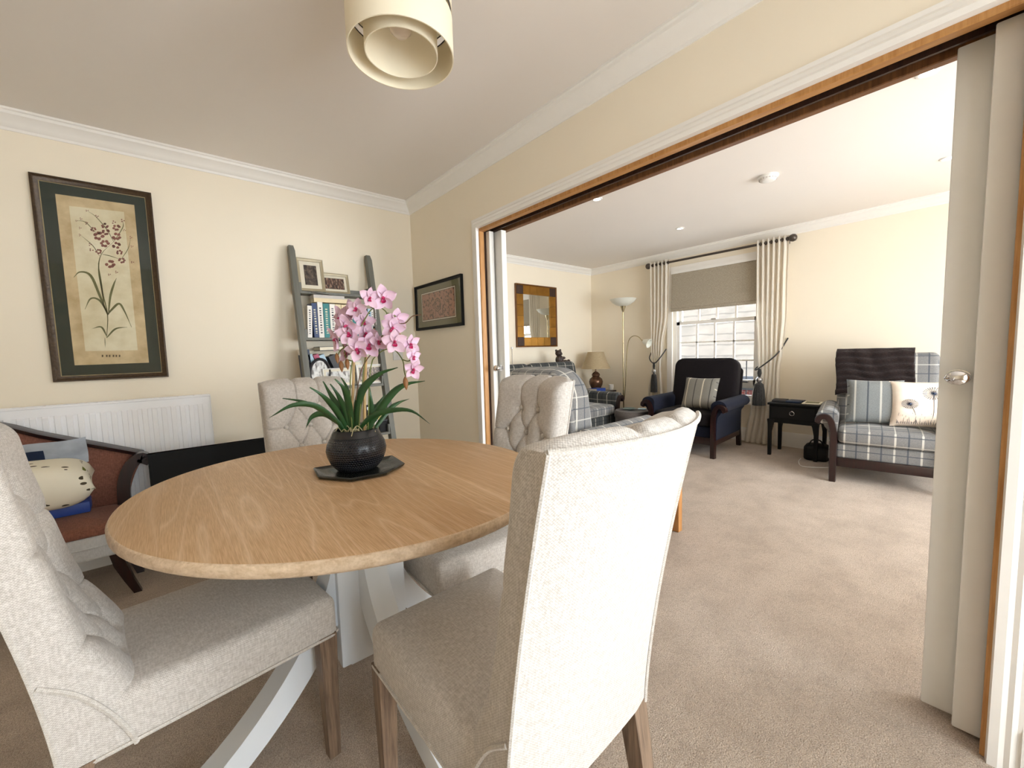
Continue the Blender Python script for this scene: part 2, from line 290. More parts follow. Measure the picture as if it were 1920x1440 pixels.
def tube(bm, pts, r, n=8, sx=1., cap=True):
    pts = [Vector(p) for p in pts]; rings = []; up = None
    for i, p in enumerate(pts):
        t = (pts[min(i+1, len(pts)-1)]-pts[max(i-1, 0)]).normalized()
        if up is None: up = t.orthogonal().normalized()
        up = (up - t*up.dot(t)).normalized(); s = t.cross(up)
        rr = r[i] if isinstance(r, (list, tuple)) else r
        rings.append([p+(up*math.cos(2*PI*k/n)+s*math.sin(2*PI*k/n)*sx)*rr for k in range(n)])
    return ringloft(bm, rings, cap, cap)
def bezier(ps, n=16):
    ps = [Vector(p) for p in ps]; out = []
    P = [ps[0]*2-ps[1]]+ps+[ps[-1]*2-ps[-2]]; m = len(ps)-1
    for i in range(m):
        k = max(2, n//m)
        for j in range(k+(1 if i == m-1 else 0)):
            t = j/k; a, b, c, d = P[i:i+4]
            out.append(.5*((2*b)+(c-a)*t+(2*a-5*b+4*c-d)*t*t+(3*b-a-3*c+d)*t**3))
    return out
def lathe(bm, prof, n=32, c=(0, 0, 0), sq=1., cap0=True, cap1=True):
    return ringloft(bm, [[Vector((c[0]+r*math.cos(2*PI*k/n), c[1]+r*math.sin(2*PI*k/n)*sq, c[2]+z)) for k in range(n)] for r, z in prof], cap0, cap1)
def cyl(bm, p0, p1, r0, r1=None, n=16): return tube(bm, [p0, p1], [r0, r0 if r1 is None else r1], n)
def prism(bm, poly, ax, a0, a1):
    def P(u, v, a): return {'x': (a, u, v), 'y': (u, a, v), 'z': (u, v, a)}[ax]
    return ringloft(bm, [[Vector(P(u, v, a0)) for u, v in poly], [Vector(P(u, v, a1)) for u, v in poly]])
def grid(bm, nu, nv, f, uvf=None):
    V = [[bm.verts.new(f(i/nu, j/nv)) for j in range(nv+1)] for i in range(nu+1)]
    uv = bm.loops.layers.uv.verify() if uvf else None
    for i in range(nu):
        for j in range(nv):
            fc = bm.faces.new((V[i][j], V[i+1][j], V[i+1][j+1], V[i][j+1]))
            if uvf:
                for l, (a, b) in zip(fc.loops, ((i, j), (i+1, j), (i+1, j+1), (i, j+1))): l[uv].uv = uvf(a/nu, b/nv)
    return V
def rrect(w, d, r, n=6):
    r = min(r, w/2-.001, d/2-.001); out = []
    for cx, cy, a0 in ((w/2-r, d/2-r, 0), (-w/2+r, d/2-r, 90), (-w/2+r, -d/2+r, 180), (w/2-r, -d/2+r, 270)):
        for k in range(n+1):
            a = math.radians(a0+90*k/n); out.append((cx+r*math.cos(a), cy+r*math.sin(a)))
    return out
def slab(bm, w, d, z0, z1, r=.03, crown=.0, cr=.03, rb=None, c=(0, 0), n=6, bottom_crown=0.):
    """a cushion-like slab: rounded outline (corner radius cr), edge rounding r, crowned top"""
    rb = r if rb is None else rb; rings = []
    def ring(ins, z): return [Vector((c[0]+x, c[1]+y, z)) for x, y in rrect(w-2*ins, d-2*ins, max(.002, cr-ins*.6), n)]
    q = min(w, d)/2
    for k in (.12, .4, .7):
        if bottom_crown: rings.append(ring(rb+(q-rb)*(1-k)*.98, z0-bottom_crown*(1-k*k)))
    for k in range(5): a = PI/2*k/4; rings.append(ring(rb*(1-math.sin(a)), z0+rb*(1-math.cos(a))))
    for k in range(5): a = PI/2*k/4; rings.append(ring(r*(1-math.cos(a)), z1-r+r*math.sin(a)))
    for k in range(1, 7): t = k/6.; rings.append(ring(r+(q-r)*t*.97, z1+crown*(1-(1-t)**2)))
    return ringloft(bm, rings)
def pillow(bm, w, h, t, n=18, pinch=.06):
    def f(sgn):
        def g(u, v):
            a, b = u*2-1, v*2-1
            e = (max(0, 1-a**4)*max(0, 1-b**4))**.55
            k = 1-pinch*(1-abs(a)**2)*abs(b)**3; l = 1-pinch*(1-abs(b)**2)*abs(a)**3
            return Vector((a*w/2*l, b*h/2*k, sgn*t/2*e))
        return g
    for s in (1, -1): grid(bm, n, n, f(s))
    bmesh.ops.remove_doubles(bm, verts=bm.verts, dist=.0006); return bm
RX = lambda a: Matrix.Rotation(a, 4, 'X')
RY = lambda a: Matrix.Rotation(a, 4, 'Y')
RZ = lambda a: Matrix.Rotation(a, 4, 'Z')
TR = lambda *p: Matrix.Translation(p)

# ------------------------------------------------------------------ the setting
XW, YM, YD, YL, XD, H, TH = 3.58, .955, -4.4, -4.7, -3.3, 2.4, .19     # window wall, mirror wall, dining and lounge end walls, dining far side, ceiling, dividing wall
OY0, OY1, OZ = -3.246, -.967, 1.985                                    # opening in the dividing wall
struct(mk('floor', box(XD-.2, XW+.2, YL-.2, YM+.2, -.12, 0), 'carpet', smooth=0))
struct(mk('ceiling', box(XD-.2, XW+.2, YL-.2, YM+.2, H, H+.12), 'ceil', smooth=0))
struct(mk('wall_back', box(XD-.15, 0, 0, .15, 0, H), 'wall', smooth=0))
bm = B(); bx(bm, 0, TH, YL, OY0, 0, H); bx(bm, 0, TH, OY1, YM, 0, H); bx(bm, 0, TH, OY0, OY1, OZ, H); struct(mk('wall_divider', bm, 'wall', smooth=0))
struct(mk('wall_mirror_side', box(TH, XW, YM, YM+.15, 0, H), 'wall', smooth=0))
WY0, WY1, WZ0, WZ1 = -1.50, -.41, .47, 2.14                            # lounge window hole
bm = B(); bx(bm, XW, XW+.2, YL-.15, WY0, 0, H); bx(bm, XW, XW+.2, WY1, YM+.15, 0, H); bx(bm, XW, XW+.2, WY0, WY1, 0, WZ0); bx(bm, XW, XW+.2, WY0, WY1, WZ1, H); struct(mk('wall_window_side', bm, 'wall', smooth=0))
def endwall(name, x0, x1, y, hx0, hx1, hz0, hz1):
    bm = B(); bx(bm, x0, hx0, y-.15, y, 0, H); bx(bm, hx1, x1, y-.15, y, 0, H); bx(bm, hx0, hx1, y-.15, y, 0, hz0); bx(bm, hx0, hx1, y-.15, y, hz1, H)
    struct(mk(name, bm, 'wall', smooth=0))
endwall('wall_dining_end', XD-.15, 0, YD, -1.70, -.08, .25, 2.06)
endwall('wall_lounge_end', TH, XW, YL, .75, 3.05, .3, 2.2)
struct(mk('wall_dining_side', box(XD-.15, XD, YD, 0, 0, H), 'wall', smooth=0))
def casement(name, x0, x1, y, z0, z1, nx, zt):
    bm = B(); f = .055
    bx(bm, x0, x1, y-.1, y-.04, z0, z0+f); bx(bm, x0, x1, y-.1, y-.04, z1-f, z1); bx(bm, x0, x1, y-.1, y-.04, zt-.03, zt+.03)
    for k in range(nx+1):
        x = x0+(x1-x0)*k/nx; bx(bm, max(x0, x-f/2), min(x1, x+f/2), y-.1, y-.04, z0, z1)
    w = struct(mk(name, bm, 'white', smooth=0)); mk('pane', box(x0+.02, x1-.02, y-.073, y-.067, z0+.02, z1-.02), 'glass', w, smooth=0)
casement('window_1', -1.70, -.08, YD, .25, 2.06, 2, 1.72)
casement('window_2', .75, 3.05, YL, .3, 2.2, 3, 1.85)

# coving and skirting, swept along each wall
def coving(name, a, b, nrm, ia=1, ib=1):
    a, b, nrm = Vector(a), Vector(b), Vector(nrm); d = (b-a).normalized()
    prof = [(0, -.088), (.006, -.088), (.010, -.076), (.018, -.070), (.026, -.056), (.038, -.042), (.050, -.032), (.060, -.026), (.064, -.014), (.072, -.010), (.072, 0), (0, 0)]
    bm = B(); ringloft(bm, [[a+nrm*p+Vector((0, 0, H+q))+d*p*ia for p, q in prof], [b+nrm*p+Vector((0, 0, H+q))-d*p*ib for p, q in prof]]); struct(mk(name, bm, 'white', smooth=25))
coving('trim_1', (XD, 0, 0), (0, 0, 0), (0, -1, 0)); coving('trim_2', (0, 0, 0), (0, YD, 0), (-1, 0, 0))
coving('trim_3', (TH, YM, 0), (XW, YM, 0), (0, -1, 0)); coving('trim_4', (XW, YM, 0), (XW, YL, 0), (-1, 0, 0)); coving('trim_5', (TH, YL, 0), (TH, YM, 0), (1, 0, 0))
def skirting(name, a, b, nrm, h=.16):
    a, b, nrm = Vector(a), Vector(b), Vector(nrm)
    prof = [(0, 0), (.018, 0), (.018, h-.045), (.013, h-.03), (.011, h-.012), (.006, h), (0, h)]
    bm = B(); ringloft(bm, [[e+nrm*p+Vector((0, 0, q)) for p, q in prof] for e in (a, b)]); struct(mk(name, bm, 'white', smooth=25))
skirting('baseboard_back', (XD, 0, 0), (0, 0, 0), (0, -1, 0)); skirting('baseboard_divider', (0, 0, 0), (0, -.90, 0), (-1, 0, 0)); skirting('baseboard_divider_near', (0, -3.30, 0), (0, YD, 0), (-1, 0, 0))
skirting('baseboard_mirror_side', (TH, YM, 0), (XW, YM, 0), (0, -1, 0)); skirting('baseboard_window_side', (XW, YM, 0), (XW, YL, 0), (-1, 0, 0))
# architrave round the opening
prof = [(0, 0), (.022, .004), (.022, .022), (.016, .032), (.019, .042), (.012, .052), (.012, .066), (0, .072)]
bm = B(); rings = []
for (y, z, dy, dz) in ((OY0, 0, -1, 0), (OY0, OZ-.016, -1, 1), (OY1, OZ-.016, 1, 1), (OY1, 0, 1, 0)):
    rings.append([Vector((-p, y+dy*(q-.006), z+dz*(q-.004))) for p, q in prof])
struct(mk('trim_6', ringloft(bm, rings), 'white', smooth=25))
bm = B(); rings = []
for (y, z, dy, dz) in ((OY0, 0, -1, 0), (OY0, OZ-.016, -1, 1), (OY1, OZ-.016, 1, 1), (OY1, 0, 1, 0)):
    rings.append([Vector((TH+p, y+dy*q, z+dz*q)) for p, q in prof])
struct(mk('trim_7', ringloft(bm, rings), 'white', smooth=25))
# pine lining of the sliding-door pocket: two stops each side and a slotted head
bm = B()
for y0, y1 in ((OY0, OY0+.015), (OY1-.015, OY1)):
    bx(bm, -.002, .036, y0, y1, 0, OZ-.03, .003, 1)
bx(bm, -.002, .036, OY0, OY1, OZ-.038, OZ, .003, 1)
struct(mk('trim_8', bm, 'pine', smooth=30))
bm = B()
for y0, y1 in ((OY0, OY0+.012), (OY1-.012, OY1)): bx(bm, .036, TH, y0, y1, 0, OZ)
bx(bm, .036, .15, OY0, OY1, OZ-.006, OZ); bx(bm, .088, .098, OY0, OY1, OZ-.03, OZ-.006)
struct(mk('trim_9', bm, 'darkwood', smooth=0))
bm = B(); bx(bm, .158, TH+.002, OY0, OY1, OZ-.028, OZ, .003, 1); bx(bm, .152, TH+.002, OY0, OY0+.03, 0, OZ-.04, .003, 1); bx(bm, .152, TH+.002, OY1-.03, OY1, 0, OZ-.04, .003, 1)
struct(mk('trim_10', bm, 'brownwood', smooth=30))
struct(mk('trim_11', box(.044, .052, OY0+.02, OY1-.02, OZ-.022, OZ-.006), 'black', smooth=0))

def knob_bm(x, y, z, s, r=.026):
    bm = B(); prof = [(r*1.02, 0), (r*1.02, .004), (.010, .006), (.010, .022), (r*.8, .028), (r, .038), (r*.9, .048), (r*.5, .054), (.002, .055)]
    lathe(bm, prof, 20); bmesh.ops.transform(bm, matrix=TR(x, y, z) @ RY(-s*PI/2) @ Matrix.Diagonal((.8, 1, 1, 1)), verts=bm.verts); return bm
DH = OZ-.035
def leafdoor(name, x0, x1, y0, y1, knob=None):
    d = struct(mk(name, box(x0, x1, y0, y1, .012, DH, .004, 2), 'leafdoor', smooth=30))
    if knob:
        k = mk('door_knob', knob_bm(x0, knob[0], knob[1], 1), 'chrome', d); k['label'] = 'chrome knob'
def kp(px, py, x): v = at(px, py, 'x', x); return (v.y, v.z)
leafdoor('door_1', .050, .088, -1.02, OY1-.013); leafdoor('door_2', .100, .142, -1.085, OY1-.013, kp(938, 690, .09))
leafdoor('door_3', .050, .088, OY0+.013, -3.176); leafdoor('door_4', .100, .142, OY0+.013, -3.108, kp(1795, 708, .07))

# ------------------------------------------------------------------ dining table
TC = Vector((-1.203, -1.893, 0)); TZ = .765; TA, TB, TROT = .619, .549, math.radians(-54.6)
tab = thing('dining_table', 'oval oak-topped dining table on a pale grey painted pedestal with curved feet', 'table', (TC.x, TC.y, 0))
def oval(ins, z, n=96):
    out = []
    for k in range(n):
        a = 2*PI*k/n; u, v = (TA-ins)*math.cos(a), (TB-ins)*math.sin(a)
        out.append(Vector((u*math.cos(TROT)-v*math.sin(TROT), u*math.sin(TROT)+v*math.cos(TROT), z)))
    return out
mk('tabletop', ringloft(B(), [oval(.012, TZ-.0045), oval(.006, TZ-.0012), oval(.012, TZ), oval(.3, TZ)][1:]), 'oaktop', tab, 30)
ed = mk('table_edge', ringloft(B(), [oval(.03, TZ-.036), oval(.010, TZ-.034), oval(.001, TZ-.026), oval(0, TZ-.010), oval(.003, TZ-.004), oval(.0058, TZ-.0013), oval(.03, TZ-.0013)]), 'oakedge', tab, 50)
ed['label'] = 'limed lighter oak edge'
mk('apron', ringloft(B(), [oval(.16, TZ-.085), oval(.16, TZ-.036)]), 'tablewhite', tab, 30)
bm = B(); bx(bm, -.09, .125, -.07, .07, .19, TZ-.085, .006, 2); bx(bm, -.30, .30, -.035, .035, TZ-.12, TZ-.084, .004, 1); bx(bm, -.035, .035, -.28, .28, TZ-.12, TZ-.084, .004, 1)
bx(bm, -.06, .06, -.055, .055, .175, .19, .004, 1)
mk('pedestal', bm, 'tablewhite', tab)
for k in range(4):
    bm = B(); rings = []; a = math.radians(8+90*k)
    for j in range(15):
        t = j/14; r = .06+.43*t**1.55 if t < 1 else .49; z = .50*(1-t)**1.25+.0
        hw = .036; th = .034+.012*(1-t)
        nx, nz = math.cos(math.radians(35+50*t)), math.sin(math.radians(35+50*t))
        zc = max(z+.03, .034)
        pr = [(-hw, -th), (hw, -th), (hw, th), (-hw, th)]
        rings.append([Vector(((r+q*nx), p, max(.0, zc+q*nz))) for p, q in pr])
    ringloft(bm, rings); bmesh.ops.transform(bm, matrix=RZ(a), verts=bm.verts)
    mk('leg', bm, 'tablewhite', tab, 30)

# ------------------------------------------------------------------ dining chairs
ZB, ZT, ZS = .357, 1.020, .478
def back_w(s): return .412+.002*s
def back_rear(u, s): return -.258-.112*s**1.45-(.006+.050*s)*(1-u*u)
BUT = [(y, ZT-dz) for dz, ys in ((.125, (-.055, .055)), (.225, (-.115, 0, .115)), (.325, (-.055, .055)), (.425, (-.115, 0, .115)), (.515, (-.055, .055))) for y in ys]
SEG = []
for a in BUT:
    for b in BUT:
        if a < b and abs(abs(a[1]-b[1])-.1) < .02 and abs(a[0]-b[0]) < .075: SEG.append((a, b))
for y, z in BUT[:2]: SEG.append(((y, z), (y, ZT+.03)))
for y, z in BUT: 
    if abs(y) > .1: SEG.append(((y, z), (math.copysign(.26, y), z)))
def tuft(y, z):
    d = 0.
    for by, bz in BUT: d += .020*math.exp(-((y-by)**2+(z-bz)**2)/.0007)
    m = 9.
    for (a, b) in SEG:
        vx, vz = b[0]-a[0], b[1]-a[1]; t = max(0, min(1, ((y-a[0])*vx+(z-a[1])*vz)/(vx*vx+vz*vz)))
        m = min(m, math.hypot(y-a[0]-t*vx, z-a[1]-t*vz))
    return d+.0075*math.exp(-(m/.0036)**2)+.0045*math.exp(-(m/.020)**2)
def back_th(s): return .060+.060*math.exp(-((s-.13)/.2)**2)+.016*s+.010*max(0, (s-.82)/.18)
def back_front(u, s, tz):
    y = u*back_w(s)/2
    e = max(0, 1-abs(u)**7)**.5; et = 1 if s < .93 else max(0, 1-((s-.93)/.07)**2)**.5
    k = .45+.55*min(e, 1)*(.25+.75*et)
    return back_rear(u, s)+back_th(s)*k+.016*e*et*(1+.5*s)-tz*e
def chair_parts(ch):
    bm = B(); nu, nv = 116, 176
    def ft(u, v):
        a = u*2-1; s = v; z = ZB+(ZT-ZB)*s; y = a*back_w(s)/2
        tz = tuft(y, z) if z > ZS+.01 else 0
        z += .009*max(0, (s-.9)/.1)**1.5*max(0, 1-abs(a)**6)*(1-.7*math.exp(-((abs(y)-.055)/.014)**2))
        return Vector((back_front(a, s, tz), y, z))
    def rr(u, v): a = u*2-1; return Vector((back_rear(a, v), a*back_w(v)/2, ZB+(ZT-ZB)*v))
    F = grid(bm, nu, nv, ft); R = grid(bm, nu, nv, rr)
    n = 5
    for i in range(nu):      # soft top edge
        for (A0, A1, B0, B1) in ((F[i][nv], F[i+1][nv], R[i][nv], R[i+1][nv]),):
            prev0, prev1 = A0, A1
            for k in range(1, n+1):
                t = k/n; h = .010*math.sin(PI*t)*(1-abs((i/nu*2-1))**10)
                if k < n:
                    if i == 0: rowv = ft_cache.setdefault(('t', k, 0), bm.verts.new(A0.co.lerp(B0.co, t)+Vector((0, 0, h*0))))
                    v0 = ft_cache[('t', k, i)]; h1 = .014*math.sin(PI*t)*(1-abs(((i+1)/nu*2-1))**10)*(1-.6*math.exp(-((abs(A1.co.y)-.055)/.010)**2))
                    v1 = ft_cache.setdefault(('t', k, i+1), bm.verts.new(A1.co.lerp(B1.co, t)+Vector((0, 0, h1))))
                else: v0, v1 = B0, B1
                bm.faces.new((prev0, prev1, v1, v0)); prev0, prev1 = v0, v1
        bm.faces.new((F[i][0], R[i][0], R[i+1][0], F[i+1][0]))
    for j in range(nv):
        bm.faces.new((F[0][j], F[0][j+1], R[0][j+1], R[0][j])); bm.faces.new((F[nu][j], R[nu][j], R[nu][j+1], F[nu][j+1]))
    bk = mk('backrest', bm, 'linen', ch, 55)
    for y, z in BUT:
        s = (z-ZB)/(ZT-ZB); u = y/(back_w(s)/2); x = back_front(u, s, tuft(y, z)*.72)
        b = lathe(B(), [(.011, -.004), (.0115, .002), (.009, .007), (.004, .0095), (.0005, .010)], 14); bmesh.ops.transform(b, matrix=TR(x, y, z) @ RY(PI/2), verts=b.verts)
        mk('button', b, 'linenpipe', bk)
    bm = B()
    for sd in (-1, 1):
        tube(bm, [Vector((back_rear(1, s)-.001, sd*back_w(s)/2, ZB+(ZT-ZB)*s)) for s in [k/24 for k in range(25)]], .0042, 6)
        arc = [(back_rear(1, .30)+.004, ZB+(ZT-ZB)*.30), (-.228, .515), (-.190, .455), (-.163, .395), (-.152, ZB)]
        tube(bm, [Vector((x, sd*(back_w(.2)/2+.0015), z)) for x, y_, z in [(p.x, 0, p.z) for p in bezier([(x, 0, z) for x, z in arc], 20)]], .005, 6)
    tube(bm, [Vector((back_rear(u, 1), u*back_w(1)/2, ZT+.001)) for u in [k/12-1 for k in range(25)]], .0045, 6)
    mk('piping', bm, 'linenpipe', bk)
    se = mk('seat', slab(B(), .50, .410, ZB+.004, ZS-.004, .030, .012, .022, .004, (.024, 0), 5), 'linen', ch, 50)
    bm = B(); p = [(x*1.0+.0235, y) for x, y in rrect(.503, .413, .022, 5)]; p.append(p[0])
    tube(bm, [Vector((x, y, ZB+.006)) for x, y in p], .0042, 6); mk('piping', bm, 'linenpipe', se)
    for sx in (1, -1):
        for sy in (1, -1):
            bm = B(); x, y = (.243 if sx > 0 else -.235), sy*.185
            dx = 0 if sx > 0 else -.075
            def q(cx, cy, h, z): return [Vector((cx-h, cy-h, z)), Vector((cx+h, cy-h, z)), Vector((cx+h, cy+h, z)), Vector((cx-h, cy+h, z))]
            ringloft(bm, [q(x+dx, y+sy*.004, .0155, 0), q(x+dx*.45, y+sy*.002, .019, .16), q(x, y, .0235, ZB+.01)])
            mk('leg', bm, 'greyoak', ch, 30)
ft_cache = {}
GRP = 'oatmeal dining chairs round the oak table'
chA = thing('dining_chair', 'oatmeal linen dining chair seen side-on, between the russet settee and the table end', 'chair', (-1.613, -1.864, 0), math.radians(7.0), GRP)
chair_parts(chA)
for lab, loc, a in (('oatmeal dining chair with its smooth piped back turned to us', (-1.080, -2.481, 0), 91.1),
                    ('buttoned oatmeal dining chair directly in front of the ladder shelf, behind the orchid', (-1.087, -1.195, 0), -89.5),
                    ('buttoned oatmeal dining chair hiding part of the pale checked armchair', (-.752, -1.905, 0), 178.5)):
    c = copy_tree(chA); c['label'] = lab; c.location = loc; c.rotation_euler = (0, 0, math.radians(a))

# ------------------------------------------------------------------ orchid on its tray
PC = at(657, 886, 'z', TZ+.01)+Vector((.040, .046, 0)); PC.z = TZ
FW = Vector((.644217, .764843, 0)); RT = Vector((.764843, -.644217, 0))
tr = [at(px, py, 'z', TZ+.012)-PC for px, py in ((587, 878), (596, 894), (658, 898.5), (726, 886), (759, 868), (737, 854))]
tr = [(v.x, v.y) for v in tr]; cx_, cy_ = sum(p[0] for p in tr[:5])/5, sum(p[1] for p in tr[:5])/5
tr.append((tr[0][0]*.2+tr[5][0]*.55+.03, tr[0][1]*.3+tr[5][1]*.62)); tr = [(x, y) for x, y in tr]
def tring(k, z): return [Vector((x*k, y*k, z)) for x, y in tr]
tray = tag(mk('tray', ringloft(B(), [tring(.80, 0), tring(.97, .004), tring(1., .011), tring(.97, .014), tring(.80, .0065), tring(.55, .006)]), 'slate', None, 30), 'dark glazed many-sided tray under the orchid pot', 'tray'); tray.location = PC
PZ = .0065
orc = thing('potted_orchid', 'pink orchid with strap leaves in a dimpled black pot on the oak table', 'plant', (PC.x, PC.y, TZ+PZ))
prof = [(.054, 0), (.066, .006), (.082, .025), (.092, .050), (.095, .068), (.091, .088), (.083, .104), (.078, .113)]
bm = B(); n = 96; rings = [[Vector((r*math.cos(2*PI*k/n), r*math.sin(2*PI*k/n), z)) for k in range(n)] for r, z in prof]
uv = bm.loops.layers.uv.verify(); Rv = [[bm.verts.new(p) for p in r] for r in rings]; sl = [0]
for a, b in zip(prof, prof[1:]): sl.append(sl[-1]+math.hypot(a[0]-b[0], a[1]-b[1]))
for i in range(len(Rv)-1):
    for k in range(n):
        f = bm.faces.new((Rv[i][k], Rv[i][(k+1) % n], Rv[i+1][(k+1) % n], Rv[i+1][k]))
        for l, (a, b) in zip(f.loops, ((i, k), (i, k+1), (i+1, k+1), (i+1, k))): l[uv].uv = (b/n*.63, sl[a])
bm.faces.new(Rv[0][::-1])
pot = mk('pot', bm, 'pot', orc, 60, keepuv=True)
rim = mk('pot_rim', lathe(B(), [(.0775, .112), (.079, .1135), (.075, .122), (.0695, .133), (.066, .136), (.062, .135), (.060, .120)], 64, cap0=False, cap1=False), 'potrim', pot, 60); rim['label'] = 'smooth brushed rim'
mk('soil', lathe(B(), [(.0605, .118), (.05, .123), (.02, .126), (.001, .127)], 32, cap0=False), 'soil', orc)
bm = B(); rnd = random.Random(3)
for k in range(34):
    a, r = rnd.uniform(0, 2*PI), rnd.uniform(.02, .06); p = Vector((r*math.cos(a), r*math.sin(a), .125)); d = Vector((rnd.uniform(-1, 1), rnd.uniform(-1, 1), 0))*.02
    tube(bm, bezier([p-d, p+Vector((0, 0, rnd.uniform(.008, .022))), p+d], 6), .0016, 4)
mk('moss', bm, 'moss', orc)['kind'] = 'stuff'
def pl(px, py, off=0.):            # point on the upright plane through the pot, off metres nearer to the viewer
    d = ray(px, py); n = np.array(FW); o = np.array(PC)-n*off
    t = n @ (o-CAM)/(n @ d); return Vector(CAM+d*t)-Vector((PC.x, PC.y, TZ+PZ))
def Z2(x, y, off=0.): return pl(480+x/3.4286, 400+y/3.4286, off)
LV = [([(570, 1385), (400, 1250), (240, 1235), (85, 1315)], .011, .10), ([(560, 1375), (420, 1270), (300, 1215), (170, 1190)], .010, -.06), ([(550, 1370), (440, 1295), (360, 1310), (318, 1385)], .011, .03),
      ([(580, 1390), (510, 1270), (430, 1180), (345, 1120)], .0135, .05), ([(590, 1390), (530, 1260), (470, 1160), (430, 1080)], .014, -.05), ([(600, 1395), (565, 1270), (525, 1175), (475, 1097)], .014, .02),
      ([(610, 1395), (593, 1240), (560, 1130), (505, 1066)], .0145, .06), ([(608, 1390), (600, 1230), (578, 1120), (545, 1055)], .011, -.04), ([(640, 1395), (650, 1230), (690, 1120), (790, 1030), (910, 990)], .0165, .04),
      ([(700, 1395), (780, 1280), (880, 1150), (970, 1095), (1085, 1077)], .0145, -.03), ([(755, 1390), (850, 1265), (915, 1217), (985, 1192)], .0095, -.10), ([(650, 1395), (740, 1305), (870, 1265), (1000, 1270), (1120, 1355)], .0095, .10), ([(732, 1395), (736, 1250), (726, 1110)], .013, -.02),
      ([(690, 1390), (735, 1290), (790, 1215), (830, 1160)], .011, -.07)]
for pts, w, off in LV:
    c = bezier([Z2(x, y, off*(k/(len(pts)-1))) for k, (x, y) in enumerate(pts)], 18); c[0].z = min(c[0].z, .124)
    bm = B(); rings = []
    for i, p in enumerate(c):
        t = i/(len(c)-1); T = (c[min(i+1, len(c)-1)]-c[max(i-1, 0)]).normalized(); side = T.cross(FW).normalized(); side = (side+FW*.35).normalized(); nn = side.cross(T).normalized()
        ww = w*(.55+.45*math.sin(PI*min(1, t*1.1+.12)))*max(.04, (1-t**4.5))
        rings.append([p-side*ww+nn*.0035, p-side*ww*.5-nn*.0006, p-nn*.002, p+side*ww*.5-nn*.0006, p+side*ww+nn*.0035, p+side*ww*.5+nn*.0012, p+nn*.0002, p-side*ww*.5+nn*.0012])
    ringloft(bm, rings); mk('leaf', bm, 'leaf', orc, 60)
for pts, r in (([(612, 1395), (628, 1050), (630, 735)], .0042), ([(700, 1395), (697, 1150), (707, 920)], .0050)):
    mk('cane', tube(B(), [Z2(x, y, -.01 if k else 0) for k, (x, y) in enumerate(pts)], r, 10), 'bamboo', orc)
STEMS = [[(618, 1390), (606, 1150), (612, 1000), (640, 850), (640, 760), (610, 690)], [(660, 1390), (700, 950), (740, 880), (800, 800), (835, 770)], [(640, 800), (690, 700), (740, 620), (790, 603), (840, 640), (835, 700)],
         [(720, 1390), (735, 1000), (790, 900), (860, 870), (905, 890), (945, 950), (952, 1010), (962, 1050)], [(640, 850), (590, 850), (545, 880), (525, 915)], [(615, 950), (580, 930), (560, 850), (540, 810)], [(940, 940), (975, 950), (1000, 940)], [(840, 640), (870, 650), (900, 665)]]
for s in STEMS: mk('stem', tube(B(), bezier([Z2(x, y, .012) for x, y in s], 24), .0019, 6), 'stem', orc)
mk('twig', tube(B(), bezier([Z2(*p, .02) for p in ((640, 1200), (680, 1000), (760, 880), (850, 770), (900, 715), (960, 705), (1000, 665), (1030, 655), (1062, 652))], 32), .0017, 6), 'bark', orc)
def petal_bm(bm, a, L_, w, cup, twist=0.):
    m = RZ(a)
    def f(u, v):
        t = u; s = v*2-1; ww = w*(math.sin(PI*min(1, .06+t*.94))**.75)*(1-.25*t)
        return m @ Vector((L_*t*math.cos(cup*t), s*ww, .004+L_*math.sin(cup*t)*t+.006*s*s*(1-t)+twist*s*.01))
    grid(bm, 8, 6, f)
def flower_meshes(matname):
    bm = B()
    for k, (a, L_, w, cup) in enumerate(((PI/2, .039, .0145, .30), (PI/2+1.22, .039, .0165, .15), (PI/2-1.22, .039, .0165, .15), (PI/2+2.45, .037, .0150, .35), (PI/2-2.45, .037, .0150, .35))): petal_bm(bm, a, L_, w, cup, .3*(-1)**k)
    f = mk('flower', bm, matname, orc, 80, recalc=False)
    bm = B(); petal_bm(bm, -PI/2, .017, .0075, .8); lp = mk('lip', bm, 'lip', f, 80, recalc=False)
    bm = B(); tube(bm, [(0, 0, 0), (0, .002, .010), (0, .001, .016)], [.003, .0042, .002], 8); cb = mk('column', bm, 'lip', f); 
    return f
f1, f2 = flower_meshes('petal'), flower_meshes('petal2')
FL = [(825, 545, 1.05, 0, -10, 0), (720, 550, .85, 55, 30, 1), (620, 640, .95, -30, 50, 1), (560, 680, 1., -45, 20, 1), (590, 720, 1., -20, -40, 0), (690, 700, .9, 35, 40, 1), (530, 810, 1., -55, -20, 0), (600, 780, .95, 10, 60, 1), (700, 770, .9, 40, -20, 1), (725, 850, 1.05, 25, 10, 0), (660, 870, 1., -10, -30, 0),
      (900, 680, 1., 30, -30, 0), (880, 735, .95, 10, -20, 0), (885, 830, 1., 35, 15, 1), (985, 840, .9, 50, -15, 0), (1003, 925, .75, 60, 20, 0), (1005, 1000, .85, 40, -30, 0), (590, 905, .8, -35, 70, 1), (775, 830, .8, 60, 40, 1), (650, 620, .8, -5, 75, 1)]
zc = -FW
